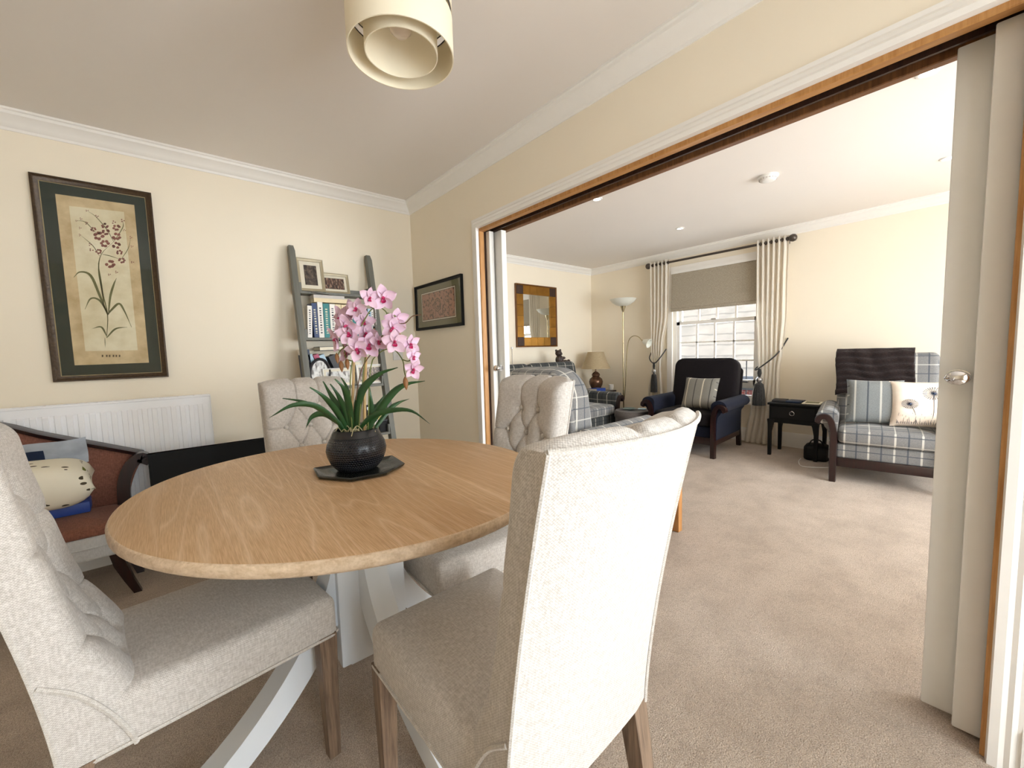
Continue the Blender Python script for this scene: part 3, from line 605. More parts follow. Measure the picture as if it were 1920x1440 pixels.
for k, (x, y, sc, yaw, pit, kind) in enumerate(FL):
    src = (f1, f2)[kind]
    o = src if (k, kind) in ((0, 0), (1, 1)) else copy_tree(src, orc)
    z = (RZ(math.radians(yaw)) @ (-FW)); z = (z+Vector((0, 0, -.15+math.sin(math.radians(pit))*.45))).normalized()
    up = Vector((RT.x*math.sin(k*1.7)*.35, RT.y*math.sin(k*1.7)*.35, 1)); xx = up.cross(z).normalized(); yy = z.cross(xx)
    p = Z2(x, y, .02+.03*math.sin(k*2.1)); 
    mm = Matrix(((xx.x, yy.x, z.x, p.x), (xx.y, yy.y, z.y, p.y), (xx.z, yy.z, z.z, p.z), (0, 0, 0, 1)))
    o.matrix_local = mm @ Matrix.Scale(sc*1.16, 4)
for x, y, s in ((520, 915, 1.), (547, 965, 1.1), (585, 950, 1.1), (960, 1072, 1.25), (920, 780, .9)):
    p = Z2(x, y, .015); q = Z2(x+6*s, y+52*s, .02); mk('bud', tube(B(), [p.lerp(q, t)-Vector((0, 0, 0)) for t in (-.35, -.1, .15, .45, .75, 1)], [.001, .005*s, .0068*s, .006*s, .0035*s, .0005], 10), 'bud', orc)

# ------------------------------------------------------------------ pendant shade over the table
PZ0 = 2.03; pc = (at(652, 92, 'z', PZ0)+at(849, 120, 'z', PZ0))/2; PR = .153
pen = thing('pendant_light', 'ivory drum pendant light of stacked bands hanging over the oak table', 'ceiling light', (pc.x, pc.y, PZ0))
def band(r, z0, z1, t=.003): return lathe(B(), [(r-t, z0), (r, z0), (r, z1), (r-t, z1), (r-t, z0)], 64, cap0=False, cap1=False)
mk('lower_shade', band(PR, 0, .110), 'pendant', pen, 30); mk('upper_shade', band(PR, .135, .245), 'pendant', pen, 30); mk('inner_shade', band(PR*.69, .006, .215), 'pendant', pen, 30)
bm = B()
for z in (.110, .135, .245): 
    pts = [Vector(((PR-.004)*math.cos(2*PI*k/48), (PR-.004)*math.sin(2*PI*k/48), z)) for k in range(49)]; tube(bm, pts, .0016, 5)
for k in range(6):
    a = PI/3*k+.4; tube(bm, [((PR-.004)*math.cos(a), (PR-.004)*math.sin(a), .10), ((PR-.004)*math.cos(a), (PR-.004)*math.sin(a), .15)], .0016, 5)
for k in range(3):
    a = 2*PI/3*k+1; tube(bm, [(.02*math.cos(a), .02*math.sin(a), .215), ((PR-.004)*math.cos(a), (PR-.004)*math.sin(a), .245)], .0018, 5)
mk('wire_frame', bm, 'rail', pen)
mk('bulb', lathe(B(), [(.001, .055), (.017, .058), (.031, .072), (.035, .090), (.030, .110), (.017, .134), (.014, .165), (.001, .166)], 24), 'bulb', pen)
mk('lamp_holder', lathe(B(), [(.018, .160), (.020, .165), (.020, .215), (.012, .225), (.001, .226)], 20), 'alarm', pen)
cz = H-PZ0
mk('flex', tube(B(), [(0, 0, .22), (0, 0, cz-.02)], .003, 8), 'alarm', pen); mk('ceiling_rose', lathe(B(), [(.012, cz-.035), (.04, cz-.02), (.045, cz), (.001, cz)], 24), 'alarm', pen)

# ------------------------------------------------------------------ framed pictures
def frame_bm(x0, x1, z0, z1, w, d, prof=None):
    """mitred moulding: rectangle in x,z, depth along -y from 0"""
    prof = prof or [(0, 0), (0, -d), (w*.25, -d*1.0), (w*.6, -d*.7), (w, -d*.55), (w, 0)]
    bm = B(); rings = []
    for sx, sz in ((0, 0), (1, 0), (1, 1), (0, 1), (0, 0)):
        rings.append([Vector((x0+p if sx == 0 else x1-p, q, z0+p if sz == 0 else z1-p)) for p, q in prof])
    ringloft(bm, rings, False, False); bmesh.ops.remove_doubles(bm, verts=bm.verts, dist=1e-5); return bm
pa = thing('framed_picture', 'tall orchid print in a green mount and antique frame on the wall over the radiator', 'picture', (-1.874, -.001, 1.587))
w2, h2 = .2325, .534
mk('frame', frame_bm(-w2, w2, -h2, h2, .028, .024), 'antique', pa, 30)
mk('slip', frame_bm(-w2+.026, w2-.026, -h2+.026, h2-.026, .006, .010), 'slip', pa, 30)
mk('mount', box(-w2+.02, w2-.02, -.006, -.002, -h2+.02, h2-.02), 'green', pa, 0)
def PA(zx, zy, y=-.01): v = at(zx/3, 280+zy/3, 'y', y-.001); return Vector((v.x+1.874, y, v.z-1.587))
def quad(bm, ps, d=.0008):
    ringloft(bm, [[Vector((p.x, p.y, p.z)) for p in ps], [Vector((p.x, p.y+d, p.z)) for p in ps]]); return bm
pr = mk('print', quad(B(), [PA(*p, -.0075) for p in ((310, 250), (755, 313), (838, 1200), (420, 1215))]), 'paper', pa, 0)
mk('sheet', quad(B(), [PA(*p, -.0085) for p in ((388, 318), (697, 352), (775, 1130), (480, 1135))]), 'paper2', pr, 0)
bm = B(); 
for pts, w in (([(600, 1060), (605, 930), (575, 800), (555, 680), (570, 590), (640, 520)], 5), ([(605, 930), (560, 820), (510, 710), (450, 690), (415, 720)], 11), ([(605, 920), (560, 850), (510, 840), (478, 900)], 9), ([(605, 930), (630, 900), (670, 868), (700, 910), (740, 1000)], 10), ([(610, 930), (620, 830), (640, 760), (655, 725)], 9), ([(585, 880), (570, 760), (552, 640)], 6),
               ([(600, 1050), (570, 1000), (520, 1008)], 8), ([(600, 1060), (650, 1010), (715, 1000)], 8), ([(575, 590), (620, 600), (680, 620)], 4), ([(640, 520), (600, 450), (540, 380), (490, 345)], 3.5), ([(560, 600), (520, 540), (450, 480)], 3.5), ([(640, 520), (690, 440), (690, 400)], 3.5), ([(540, 470), (480, 410), (425, 400)], 3.5), ([(680, 620), (720, 560), (735, 500)], 3), ([(590, 1060), (592, 1115)], 3)):
    c = bezier([PA(x, y, -.0093) for x, y in pts], 20); n_ = len(c)
    V = []
    for i, p in enumerate(c):
        T = (c[min(i+1, n_-1)]-c[max(i-1, 0)]).normalized(); s = Vector((-T.z, 0, T.x)); ww = w*.00052*max(.2, math.sin(PI*min(1, .12+i/(n_-1)*.88)))
        V.append((bm.verts.new(p+s*ww), bm.verts.new(p-s*ww)))
    for a, b in zip(V, V[1:]): bm.faces.new((a[0], b[0], b[1], a[1]))
mk('drawn_stems', bm, 'ink', pr, 0)
bm = B(); rnd = random.Random(5)
for (x, y, r) in ((555, 487, 30), (590, 430, 20), (595, 465, 22), (655, 440, 22), (655, 490, 26), (690, 400, 12), (590, 530, 26), (655, 540, 24), (555, 575, 18), (672, 580, 18), (620, 645, 28), (685, 625, 20), (525, 450, 16), (485, 415, 10), (545, 375, 10), (490, 345, 8), (455, 390, 8), (430, 402, 7), (450, 442, 8), (448, 482, 8), (505, 535, 10), (515, 565, 12), (735, 495, 9), (742, 545, 8), (745, 635, 9), (655, 690, 9), (615, 705, 8), (700, 455, 8), (640, 410, 12)):
    for q in range(6 if r > 12 else 3):
        a0 = q*PI/(3 if r > 12 else 1.5)+rnd.uniform(-.5, .5); cx, cy = x+r*.72*math.cos(a0), y+r*.55*math.sin(a0); n_ = 9
        vs = [bm.verts.new(PA(cx+r*.40*math.cos(2*PI*k/n_)*rnd.uniform(.8, 1.1), cy+r*.30*math.sin(2*PI*k/n_), -.0096)) for k in range(n_)]; bm.faces.new(vs)
mk('drawn_blossoms', bm, 'bloom', pr, 0)
bm = B()
for k, x in enumerate((572, 596, 612, 634, 650, 668)): quad(bm, [PA(x, 1156, -.009), PA(x+9, 1156, -.009), PA(x+9, 1168, -.009), PA(x, 1168, -.009)])
mk('caption_marks', bm, 'inkbrown', pr, 0)
mk('glazing', box(-w2+.028, w2-.028, -.0125, -.0115, -h2+.028, h2-.028), 'picglass', pa, 0)

pb = thing('framed_textile', 'wide block-printed cloth in an olive mount and black frame beside the doorway', 'picture', (-.001, -.412, 1.524), -PI/2)
w2, h2 = .354, .181
mk('frame', frame_bm(-w2, w2, -h2, h2, .022, .022), 'black', pb, 30); mk('mount', box(-w2+.015, w2-.015, -.006, -.002, -h2+.015, h2-.015), 'olive', pb, 0)
mk('border', box(-.262, .262, -.0075, -.006, -.118, .118), 'inkbrown', pb, 0); mk('edging', box(-.256, .256, -.0085, -.0075, -.112, .112), 'cream', pb, 0)
mk('inner_line', box(-.249, .249, -.0090, -.0085, -.105, .105), 'inkbrown', pb, 0); mk('cloth', box(-.245, .245, -.0096, -.0090, -.101, .101), 'block', pb, 0)
bm = B()
for r0, r1, x, z in ((.045, .052, 0, 0), (.030, .036, 0, 0), (.022, .027, -.15, .03), (.022, .027, .15, .03), (.018, .022, -.09, -.05), (.018, .022, .09, -.05)):
    V = [[bm.verts.new((x+r*math.cos(2*PI*k/24), -.0100, z+r*math.sin(2*PI*k/24))) for k in range(24)] for r in (r0, r1)]
    for k in range(24): bm.faces.new((V[0][k], V[0][(k+1) % 24], V[1][(k+1) % 24], V[1][k]))
mk('motif', bm, 'inkbrown', pb, 0); mk('glazing', box(-w2+.02, w2-.02, -.0125, -.0115, -h2+.02, h2-.02), 'picglass', pb, 0)

sw = thing('light_switch', 'small white light switch plate on the wall right beside the ladder shelf', 'switch', (-.172, -.001, 1.145))
mk('plate', box(-.043, .043, -.009, 0, -.043, .043, .003, 2), 'alarm', sw); mk('rocker', box(-.012, .012, -.013, -.008, -.014, .014, .002, 1), 'alarm', sw)

# ------------------------------------------------------------------ ladder shelf
def rail_y(z): return -.045-.40*(1.92-z)/1.92
LS = thing('ladder_shelf', 'grey painted leaning ladder shelf holding books and photographs in the room corner', 'shelf', (-.667, 0, 0))
for sx in (-1, 1):
    bm = B(); x = sx*.268; d = .030
    ringloft(bm, [[Vector((x-.018, rail_y(z)-d, z)), Vector((x+.018, rail_y(z)-d, z)), Vector((x+.018, rail_y(z)+d*1.0, z)), Vector((x-.018, rail_y(z)+d*1.0, z))] for z in (0, .6, 1.2, 1.88)]+[[Vector((x-.014, rail_y(1.915)-d*.4, 1.92)), Vector((x+.014, rail_y(1.915)-d*.4, 1.92)), Vector((x+.014, rail_y(1.915)+.03, 1.92)), Vector((x-.014, rail_y(1.915)+.03, 1.92))]])
    mk('rail', bm, 'shelf', LS, 30)
SH = []
for z in (1.585, 1.262, .918, .562, .20):
    yf = rail_y(z)-.022; yb = -.022; SH.append((z, yf, yb))
    s = mk('shelf_board', box(-.249, .249, yf, yb, z, z+.018, .002, 1), 'shelf', LS, 30)
    bm = B(); bx(bm, -.249, -.237, yf+.004, yb, z+.018, z+.075); bx(bm, .237, .249, yf+.004, yb, z+.018, z+.075); bx(bm, -.249, .249, yb-.012, yb, z+.018, z+.06); mk('gallery', bm, 'shelf', s, 30)
def sx_(px, y, py=600): return at(px, py, 'y', y).x
def photo_frame(name, label, x, y, z, w, h, fw, fm, pm, lean=12, mount=.02, rz=0., cat='photo frame', grp=None):
    t = thing(name, label, cat, (x, y, z), 0, grp, rot=(-math.radians(lean), 0, rz))
    mk('frame', frame_bm(-w/2, w/2, 0, h, fw, .014), fm, t, 30)
    mk('backing', box(-w/2+.004, w/2-.004, -.003, 0, .004, h-.004), 'cream', t, 0)
    mk('photograph', box(-w/2+fw+mount, w/2-fw-mount, -.0045, -.0031, fw+mount, h-fw-mount), pm, t, 0)
    mk('glazing', box(-w/2+fw*.9, w/2-fw*.9, -.0065, -.0058, fw*.9, h-fw*.9), 'picglass', t, 0)
    bm = B(); bx(bm, -.012, .012, 0, .004, .01, h*.75); mk('strut', bm, 'black', t, 0)
    return t
FG = 'framed photographs on the ladder shelf'
z, yf, yb = SH[0]
photo_frame('photo_frame', 'upright pewter photo frame with a dark street photograph on the top shelf', -.832, -.118, z+.019, .172, .232, .019, 'champagne', 'photo1', 10, .026, grp=FG)
photo_frame('photo_frame', 'low wide pewter photo frame with a dark group photograph on the top shelf', -.667, -.085, z+.019, .205, .150, .017, 'champagne', 'photo2', 12, .017, grp=FG)
def book(label, x, y, z, w, d, h, cov, tilt=0., grp='books on the ladder shelf', title=None, rot=None, ry=0.):
    t = thing('book', label, 'book', (x, y, z), 0, grp, rot=rot or (0, tilt, 0))
    bm = B(); bx(bm, 0, w, -.004, 0, 0, h); bx(bm, 0, .0022, 0, d, 0, h); bx(bm, w-.0022, w, 0, d, 0, h)
    mk('cover', bm, cov, t, 0); mk('pages', box(.0022, w-.0022, .0, d-.004, .004, h-.004), 'pages', t, 0)
    if title:
        bm = B(); rnd = random.Random(int(h*1e4)+int(w*1e4))
        zz = h*.12
        while zz < h*.86:
            l_ = rnd.uniform(.006, .018); bx(bm, w*.32, w*.68, -.0048, -.004, zz, zz+l_*.6); zz += l_+.004
        mk('spine_lettering', bm, title, t, 0)
    return t
z, yf, yb = SH[1]; z += .0182; yy = yf+.02
row = [(566, 586, 'whitebook', .218, 'title', 'thick white-spined book, first in the row on the second shelf', .05), (586, 597, 'navybook', .236, 'ltitle', 'navy book with pale spine lettering, second shelf', -.03), (597, 607, 'whitebook', .245, 'title', 'slim white book between the navy and the teal one', 0), (607.5, 619, 'tealbook', .238, 'ltitle', 'teal book with pale lettering in the second-shelf row', 0),
       (619.5, 630, 'whitebook', .236, 'title', 'white book standing just past the teal one', 0), (630.5, 641, 'creambook', .236, 'title', 'cream book under the flat book, nearer the teal one', 0), (641.5, 650, 'creambook', .234, 'title', 'slim cream book under the end of the flat book', 0), (650.5, 661, 'whitebook', .232, 'title', 'white book behind the upper orchid flowers', 0),
       (661.5, 671, 'tealbook', .215, None, 'teal book glimpsed behind the pink flowers', 0), (672, 682, 'tanbook', .225, 'title', 'tan book near the far end of the row', 0), (682.5, 690, 'darkbook', .22, None, 'dark book between the tan and pale blue ones', 0), (690.5, 697, 'skybook', .215, 'title', 'pale blue book near the end of the row', 0), (697.2, 704, 'whitebook', .22, 'title', 'slim white book second from the far rail', 0), (704.2, 709, 'greybook', .212, 'title', 'thin grey book next to the far rail', 0)]
for p0, p1, cov, h, ti, lab, tl in row:
    x0, x1 = sx_(p0, yy, 610), sx_(p1, yy, 610); x1 = min(x1, -.433); x0 = max(x0, -.900)
    book(lab, x0+.0006+max(0, -tl*h if tl < 0 else 0), yy, z, max(.008, x1-x0-.0012-abs(tl)*h*.6), .12, h, cov, tl, title=ti)
x0 = sx_(590, yy, 572)
t = thing('book', 'cream book lying flat on top of the second-shelf row', 'book', (x0, yy+.012, z+.2465), 0, 'books on the ladder shelf')
bm = B(); bx(bm, 0, .235, 0, .10, 0, .002); bx(bm, 0, .235, 0, .10, .026, .028); bx(bm, 0, .235, -.003, 0, 0, .028); mk('cover', bm, 'creambook', t, 0); mk('pages', box(.004, .231, 0, .097, .002, .026), 'pages', t, 0)
t = thing('book', 'grey paperback with a curled cover lying on the flat cream book', 'book', (x0-.008, yy+.012, z+.2755), 0, 'books on the ladder shelf')
bm = B(); grid(bm, 8, 1, lambda u, v: Vector((u*.225, v*.10, .024+.016*max(0, 1-u*1.6)))); grid(bm, 8, 1, lambda u, v: Vector((u*.225, v*.10, .0225+.016*max(0, 1-u*1.6)))); mk('cover', bm, 'greybook', t, 0); mk('pages', box(.008, .215, .002, .098, 0, .0222), 'greybook', t, 0)
t = thing('bottle', 'tiny amber bottle standing before the books at the end of the second shelf', 'bottle', (sx_(702, yf+.012, 622), yf+.0125, z))
mk('body', lathe(B(), [(.011, 0), (.012, .004), (.012, .05), (.006, .06), (.006, .07), (.001, .07)], 14), 'bud', t); mk('cap', lathe(B(), [(.007, .07), (.007, .083), (.001, .083)], 12), 'black', t)
# third shelf
z, yf, yb = SH[2]; z += .0182; yy = yf+.09
book('deep navy hardback leaning at the start of the third shelf', sx_(574, yy, 690)+.0, yy, z, .042, .14, .262, 'deepblue', -.06)
book('tall white book leaning behind the oval frame', sx_(585, yy, 690), yy, z, .024, .13, .27, 'whitebook', -.22)
book('pale grey-blue book leaning beside the oval frame', sx_(598, yy, 690), yy, z, .030, .13, .235, 'skybook', -.30)
book('magenta book leaning among the third-shelf books', sx_(611, yy, 690), yy, z, .034, .13, .235, 'pinkbook', -.34)
book('sky-blue book leaning next to the magenta one', sx_(624, yy, 690), yy, z, .034, .13, .235, 'skybook', -.38)
book('dark book leaning behind the pale photo frames', sx_(640, yy, 690), yy, z, .05, .13, .225, 'darkbook', -.38)
t = thing('book', 'large flat book with cream page edges resting on the leaning third-shelf books', 'book', (sx_(600, yy, 672), yy-.005, z+.252), 0, 'books on the ladder shelf', rot=(0, -.02, 0))
bm = B(); bx(bm, 0, .29, 0, .15, 0, .004); bx(bm, 0, .29, 0, .15, .026, .030); mk('cover', bm, 'darkbook', t, 0); mk('pages', box(.003, .287, .001, .147, .004, .026), 'pages', t, 0)
t = thing('oval_frame', 'dark oval photo frame with a pale portrait on the third shelf', 'photo frame', (sx_(596, yf+.035, 705), yf+.035, z), 0, FG, rot=(-.22, .18, 0))
def oval_ring(bm, a, b, w, y0, y1, n=40):
    rings = [[Vector((r*math.cos(2*PI*k/n)*a/(a)*1., yv, .105+s*math.sin(2*PI*k/n))) for k in range(n)] for r, s, yv in ((a, b, 0), (a, b, y1), (a-w*.5, b-w*.5, y1*1.3), (a-w, b-w, y1*.6), (a-w, b-w, 0))]
    return ringloft(bm, rings, False, False)
mk('frame', oval_ring(B(), .072, .104, .018, 0, -.012), 'darkbook', t, 50); bm = B(); bm.faces.new([bm.verts.new((.056*math.cos(2*PI*k/40), -.004, .105+.088*math.sin(2*PI*k/40))) for k in range(40)]); mk('photograph', bm, 'photo3', t, 0)
bm = B(); bx(bm, -.01, .01, 0, .003, .03, .15); mk('strut', bm, 'black', t, 0)
photo_frame('photo_frame', 'wide white photo frame with pale pictures in the middle of the third shelf', sx_(636, yf+.022, 700), yf+.034, z, .205, .128, .006, 'alarm', 'photo3', 10, .016, grp=FG)
photo_frame('photo_frame', 'small white photo frame behind the bamboo canes on the third shelf', sx_(667, yf+.06, 700), yf+.072, z, .115, .175, .008, 'alarm', 'photo3', 9, .02, grp=FG)
photo_frame('photo_frame', 'white photo frame with a family group at the far end of the third shelf', sx_(697, yf+.022, 695), yf+.034, z, .21, .145, .013, 'alarm', 'photo4', 10, .008, grp=FG)
t = thing('box', 'small black box at the far end of the third shelf', 'box', (sx_(717, yf+.05, 695)-.012, yf+.05, z)); mk('body', box(-.014, .014, 0, .09, 0, .078), 'black', t, 0); mk('lid', box(-.015, .015, -.001, .091, .078, .092), 'black', t, 0)
# fourth shelf
z, yf, yb = SH[3]; z += .0182
photo_frame('photo_frame', 'dark wooden photo frame half hidden by leaves on the fourth shelf', sx_(700, yf+.10, 770), yf+.115, z, .10, .20, .016, 'darkbook', 'photo1', 8, 0, grp=FG)
book('yellow paperback on the fourth shelf', sx_(709, yf+.05, 790), yf+.05, z, .026, .11, .17, 'yellowbook', 0, title='title')
book('cream paperback next to the yellow one on the fourth shelf', sx_(703.4, yf+.05, 790)-.0045, yf+.05, z, .024, .11, .165, 'whitebook', 0, title='title')
t = thing('box', 'black lidded box at the far end of the fourth shelf', 'box', (-.455, yf+.03, z)); mk('body', box(-.032, .032, 0, .12, 0, .075, .003, 1), 'black', t, 30); mk('lid', box(-.033, .033, -.001, .121, .075, .092, .003, 1), 'darkbook', t, 30)

# ------------------------------------------------------------------ radiator
ra = thing('radiator', 'long white ribbed panel radiator on the wall under the orchid print', 'radiator', (-2.20, 0, 0))
L_, zt, zb = .742, .935, .26
bm = B(); prof = []
n = int(2*L_/.0425)
xs = []
for k in range(n):
    x = -L_+.03+(2*L_-.06)*k/n; p = (2*L_-.06)/n
    for f, d in ((0, .004), (.16, .004), (.26, -.007), (.74, -.007), (.84, .004)): xs.append((x+p*f, -.095+d))
xs = [(-L_, -.095)]+xs+[(L_, -.095)]
rows = [(zb, 0), (zb+.035, 0), (zb+.042, 1), (zt-.062, 1), (zt-.055, 0), (zt-.008, 0)]
V = [[bm.verts.new((x, -.095+(y+.095)*k, z)) for x, y in xs] for z, k in rows]
for a, b in zip(V, V[1:]):
    for i in range(len(xs)-1): bm.faces.new((a[i], a[i+1], b[i+1], b[i]))
mk('front_panel', bm, 'radiator', ra, 25)
bm = B(); bx(bm, -L_, L_, -.0935, -.090, zb, zt-.01); bx(bm, -L_-.004, -L_, -.100, -.03, zb, zt-.004, .002, 1); bx(bm, L_, L_+.004, -.100, -.03, zb, zt-.004, .002, 1); bx(bm, -L_, L_, -.036, -.030, zb, zt-.01); mk('side_panels', bm, 'radiator', ra, 30)
bm = B(); bx(bm, -L_-.004, L_+.004, -.101, -.092, zt-.012, zt, .002, 1); bx(bm, -L_-.004, L_+.004, -.040, -.030, zt-.012, zt, .002, 1)
for k in range(40): x = -L_+2*L_*k/39; bx(bm, x-.003, x+.003, -.093, -.039, zt-.006, zt-.001)
mk('top_grille', bm, 'radiator', ra, 30)
bm = B()
for x in (-.6, .6): bx(bm, x-.02, x+.02, -.032, 0, .35, .85)
mk('wall_bracket', bm, 'radiator', ra, 0)
bm = B(); tube(bm, [(L_-.02, -.06, zb+.02), (L_+.035, -.06, zb+.02), (L_+.035, -.06, .001)], .008, 10); tube(bm, [(-L_+.02, -.06, zb+.02), (-L_-.035, -.06, zb+.02), (-L_-.035, -.06, .001)], .008, 10); mk('pipe', bm, 'radiator', ra)

# ------------------------------------------------------------------ black panel leaning before the radiator
bp = thing('black_screen', 'flat black panel standing on the floor in front of the radiator', 'screen', (-1.44, -.30, 0))
mk('panel', box(-.318, .318, -.022, .022, .02, .652, .003, 1), 'black', bp, 30); mk('border', frame_bm(-.318, .318, .02, .652, .012, .0235, [(0, .022), (0, -.0235), (.012, -.0235), (.012, .022)]), 'black', bp, 0)
for x in (-.22, .22): bm = B(); bx(bm, x-.015, x+.015, -.09, .09, 0, .022, .004, 1); mk('foot', bm, 'black', bp, 30)

# ------------------------------------------------------------------ russet settee with its clutter
se = thing('settee', 'russet velvet settee with a swept mahogany show-wood back beside the radiator', 'sofa', (-2.45, -.352, 0))
def topz(x):          # height of the back along x (local)
    d = max(0, .60-x); return .630+.56*min(d, .36)+(.075*(1-math.exp(-(d-.36)/.13)) if d > .36 else 0)
bm = B()
def bk(u, v):
    x = -.75+1.345*u; zt_ = topz(x)-.012; z = .345+(zt_-.345)*v; fl = max(0, (x-.30)/.29); 
    return Vector((x+.075*fl*v**2.2, +.13+.04*v+.02-.025*math.sin(PI*v)*1.0, z))
F = grid(bm, 40, 12, bk); R = grid(bm, 40, 12, lambda u, v: bk(u, v)+Vector((0, .034, 0)))
for i in range(40): bm.faces.new((F[i][12], F[i+1][12], R[i+1][12], R[i][12])); bm.faces.new((F[i][0], R[i][0], R[i+1][0], F[i+1][0]))
for j in range(12): bm.faces.new((F[0][j], F[0][j+1], R[0][j+1], R[0][j])); bm.faces.new((F[40][j], R[40][j], R[40][j+1], F[40][j+1]))
mk('backrest', bm, 'velvet', se, 60)
bm = B(); c = [bk(u/40, 1)+Vector((0, .022, .010)) for u in range(41)]
ringloft(bm, [[p+Vector((0, -.040, -.012)), p+Vector((0, .028, -.012)), p+Vector((0, .032, .008)), p+Vector((0, .0, .020)), p+Vector((0, -.046, .006))] for p in c]); mk('top_rail', bm, 'mahogany', se, 40)
bm = B(); path = [Vector((.575+q, 0, z)) for q, z in ((.0, .30), (.004, .38), (.005, .45), (.013, .52), (.035, .58), (.066, .618), (.092, .628), (.100, .615), (.088, .595))]
path = bezier(path, 28); rings = []
for i, p in enumerate(path):
    T = (path[min(i+1, len(path)-1)]-path[max(i-1, 0)]).normalized(); nn = Vector((T.z, 0, -T.x)); w = .026
    rings.append([p+nn*w+Vector((0, .105, 0)), p-nn*w+Vector((0, .105, 0)), p-nn*w+Vector((0, .165, 0)), p+nn*w+Vector((0, .165, 0))])
ringloft(bm, rings); mk('end_post', bm, 'mahogany', se, 40)
mk('seat', slab(B(), 1.34, .37, .345, .395, .03, .022, .06, .012, (-.09, -.025)), 'velvet', se, 60)
bm = B(); bx(bm, -.76, .58, -.205, .17, .235, .348, .012, 3); tube(bm, [(-.755, -.208, .295), (.575, -.208, .295), (.583, -.208, .295), (.583, .16, .295)], .004, 6); mk('seat_rail', bm, 'calico', se, 40)
for x, y in ((.555, -.165), (-.735, -.165), (.555, .14), (-.735, .14)):
    bm = B(); sx = 1 if x > 0 else -1; sy = -1 if y < 0 else 1
    ringloft(bm, [[Vector((x+sx*ox+a*h, y+sy*oy+b*h, z)) for a, b in ((-1, -1), (1, -1), (1, 1), (-1, 1))] for z, h, ox, oy in ((0, .015, .06, -.03), (.08, .018, .035, -.015), (.17, .022, .010, -.004), (.24, .024, 0, 0))]); mk('leg', bm, 'mahogany', se, 40)
SX, SY, SZ = -2.45, -.42, .446
cu = tag(mk('book_box', box(-.13, .13, -.065, .065, 0, .052, .004, 2), 'bluebox', None, 30), 'flat royal-blue box lying on the settee seat under the leaf-print cushion', 'box'); cu.location = (-2.115, -.315, .4185); cu.rotation_euler = (0, 0, .06)
cu = tag(mk('cushion', pillow(B(), .40, .31, .21, 20, .07), 'leafprint', None, 70), 'cream cushion printed with olive leaves, slumped on the settee', 'cushion'); cu.location = (-2.155, -.345, .582); cu.rotation_euler = (.12, .06, .10)
ba = thing('plastic_packet', 'clear grey plastic packet propped on the settee behind the leaf-print cushion', 'packet', (-2.155, -.235, .672), -.06)
def pk(u, v): return Vector(((u-.5)*.34, .02*math.sin(u*7)*.4+.010*math.sin(v*5), (v-.5)*.13+.012*math.sin(u*5)+.05*u))
bm = B(); F = grid(bm, 14, 8, pk); R = grid(bm, 14, 8, lambda u, v: pk(u, v)+Vector((0, .016*math.sin(PI*u)**.5*math.sin(PI*v)**.5+.001, 0))); mk('wrapper', bm, 'plastic', ba, 80)
bm = B(); grid(bm, 4, 4, lambda u, v: pk(.12+u*.45, .1+v*.6)+Vector((0, -.002, 0))); mk('label_card', bm, 'deepblue', ba, 0)

# ------------------------------------------------------------------ lounge ceiling fittings
GD = 'recessed downlights in the lounge ceiling'
for lab, x, y in (('downlight nearest the smoke alarm\'s window side, above the street window', 2.605, -1.02), ('downlight just inside the doorway above the checked armchair', 1.20, -1.02), ('downlight against the head of the doorway near the sliding door leaf', 1.19, -2.955), ('downlight peeping past the edge of the sliding door leaf, above the dandelion cushion', 2.60, -2.955)):
    t = thing('downlight', lab, 'downlight', (x, y, H), 0, GD)
    mk('trim_ring', lathe(B(), [(.030, 0), (.044, 0), (.044, -.003), (.040, -.006), (.031, -.006), (.030, 0)], 28, cap0=False, cap1=False), 'alarm', t); mk('lens', lathe(B(), [(.0302, -.0025), (.015, -.0032), (.001, -.0034)], 24, cap0=False), 'lens', t)
t = thing('smoke_alarm', 'round white smoke alarm on the lounge ceiling', 'smoke alarm', (1.883, -2.073, H))
mk('base', lathe(B(), [(.001, 0), (.068, 0), (.068, -.012), (.062, -.014)], 36), 'alarm', t); mk('cover', lathe(B(), [(.062, -.012), (.060, -.020), (.050, -.034), (.030, -.040), (.001, -.041)], 36), 'alarm', t)
bm = B()
for k in range(18): a = 2*PI*k/18; bx(bm, -.004, .004, -.001, .001, -.029, -.020, mat=RZ(a) @ TR(0, .0585, 0) @ RX(0))
mk('vent_slots', bm, 'greybook', t, 0)

# ------------------------------------------------------------------ mirror
q0, q1 = at(957, 654, 'y', YM-.012), at(961, 688, 'y', YM-.012)
pc_ = thing('pull_cord', 'thin grey pull cord with a pale toggle beside the sliding door', 'cord', (q1.x, YM-.012, q1.z))
mk('cord', tube(B(), [(0, 0, 0), (0, 0, q0.z-q1.z)], .0035, 6), 'greybook', pc_); mk('toggle', lathe(B(), [(.001, -.03), (.010, -.026), (.012, -.01), (.005, .002), (.001, .003)], 14), 'alarm', pc_); mk('hook', box(-.010, .010, -.004, .011, q0.z-q1.z, q0.z-q1.z+.02), 'silver', pc_, 0)
mi = thing('wall_mirror', 'upright wall mirror in a broad gilt and walnut frame over the checked sofa', 'mirror', (2.355, YM-.001, 1.628))
w2, h2 = .392, .428
mk('outer_moulding', frame_bm(-w2, w2, -h2, h2, .020, .034), 'goldwood', mi, 30)
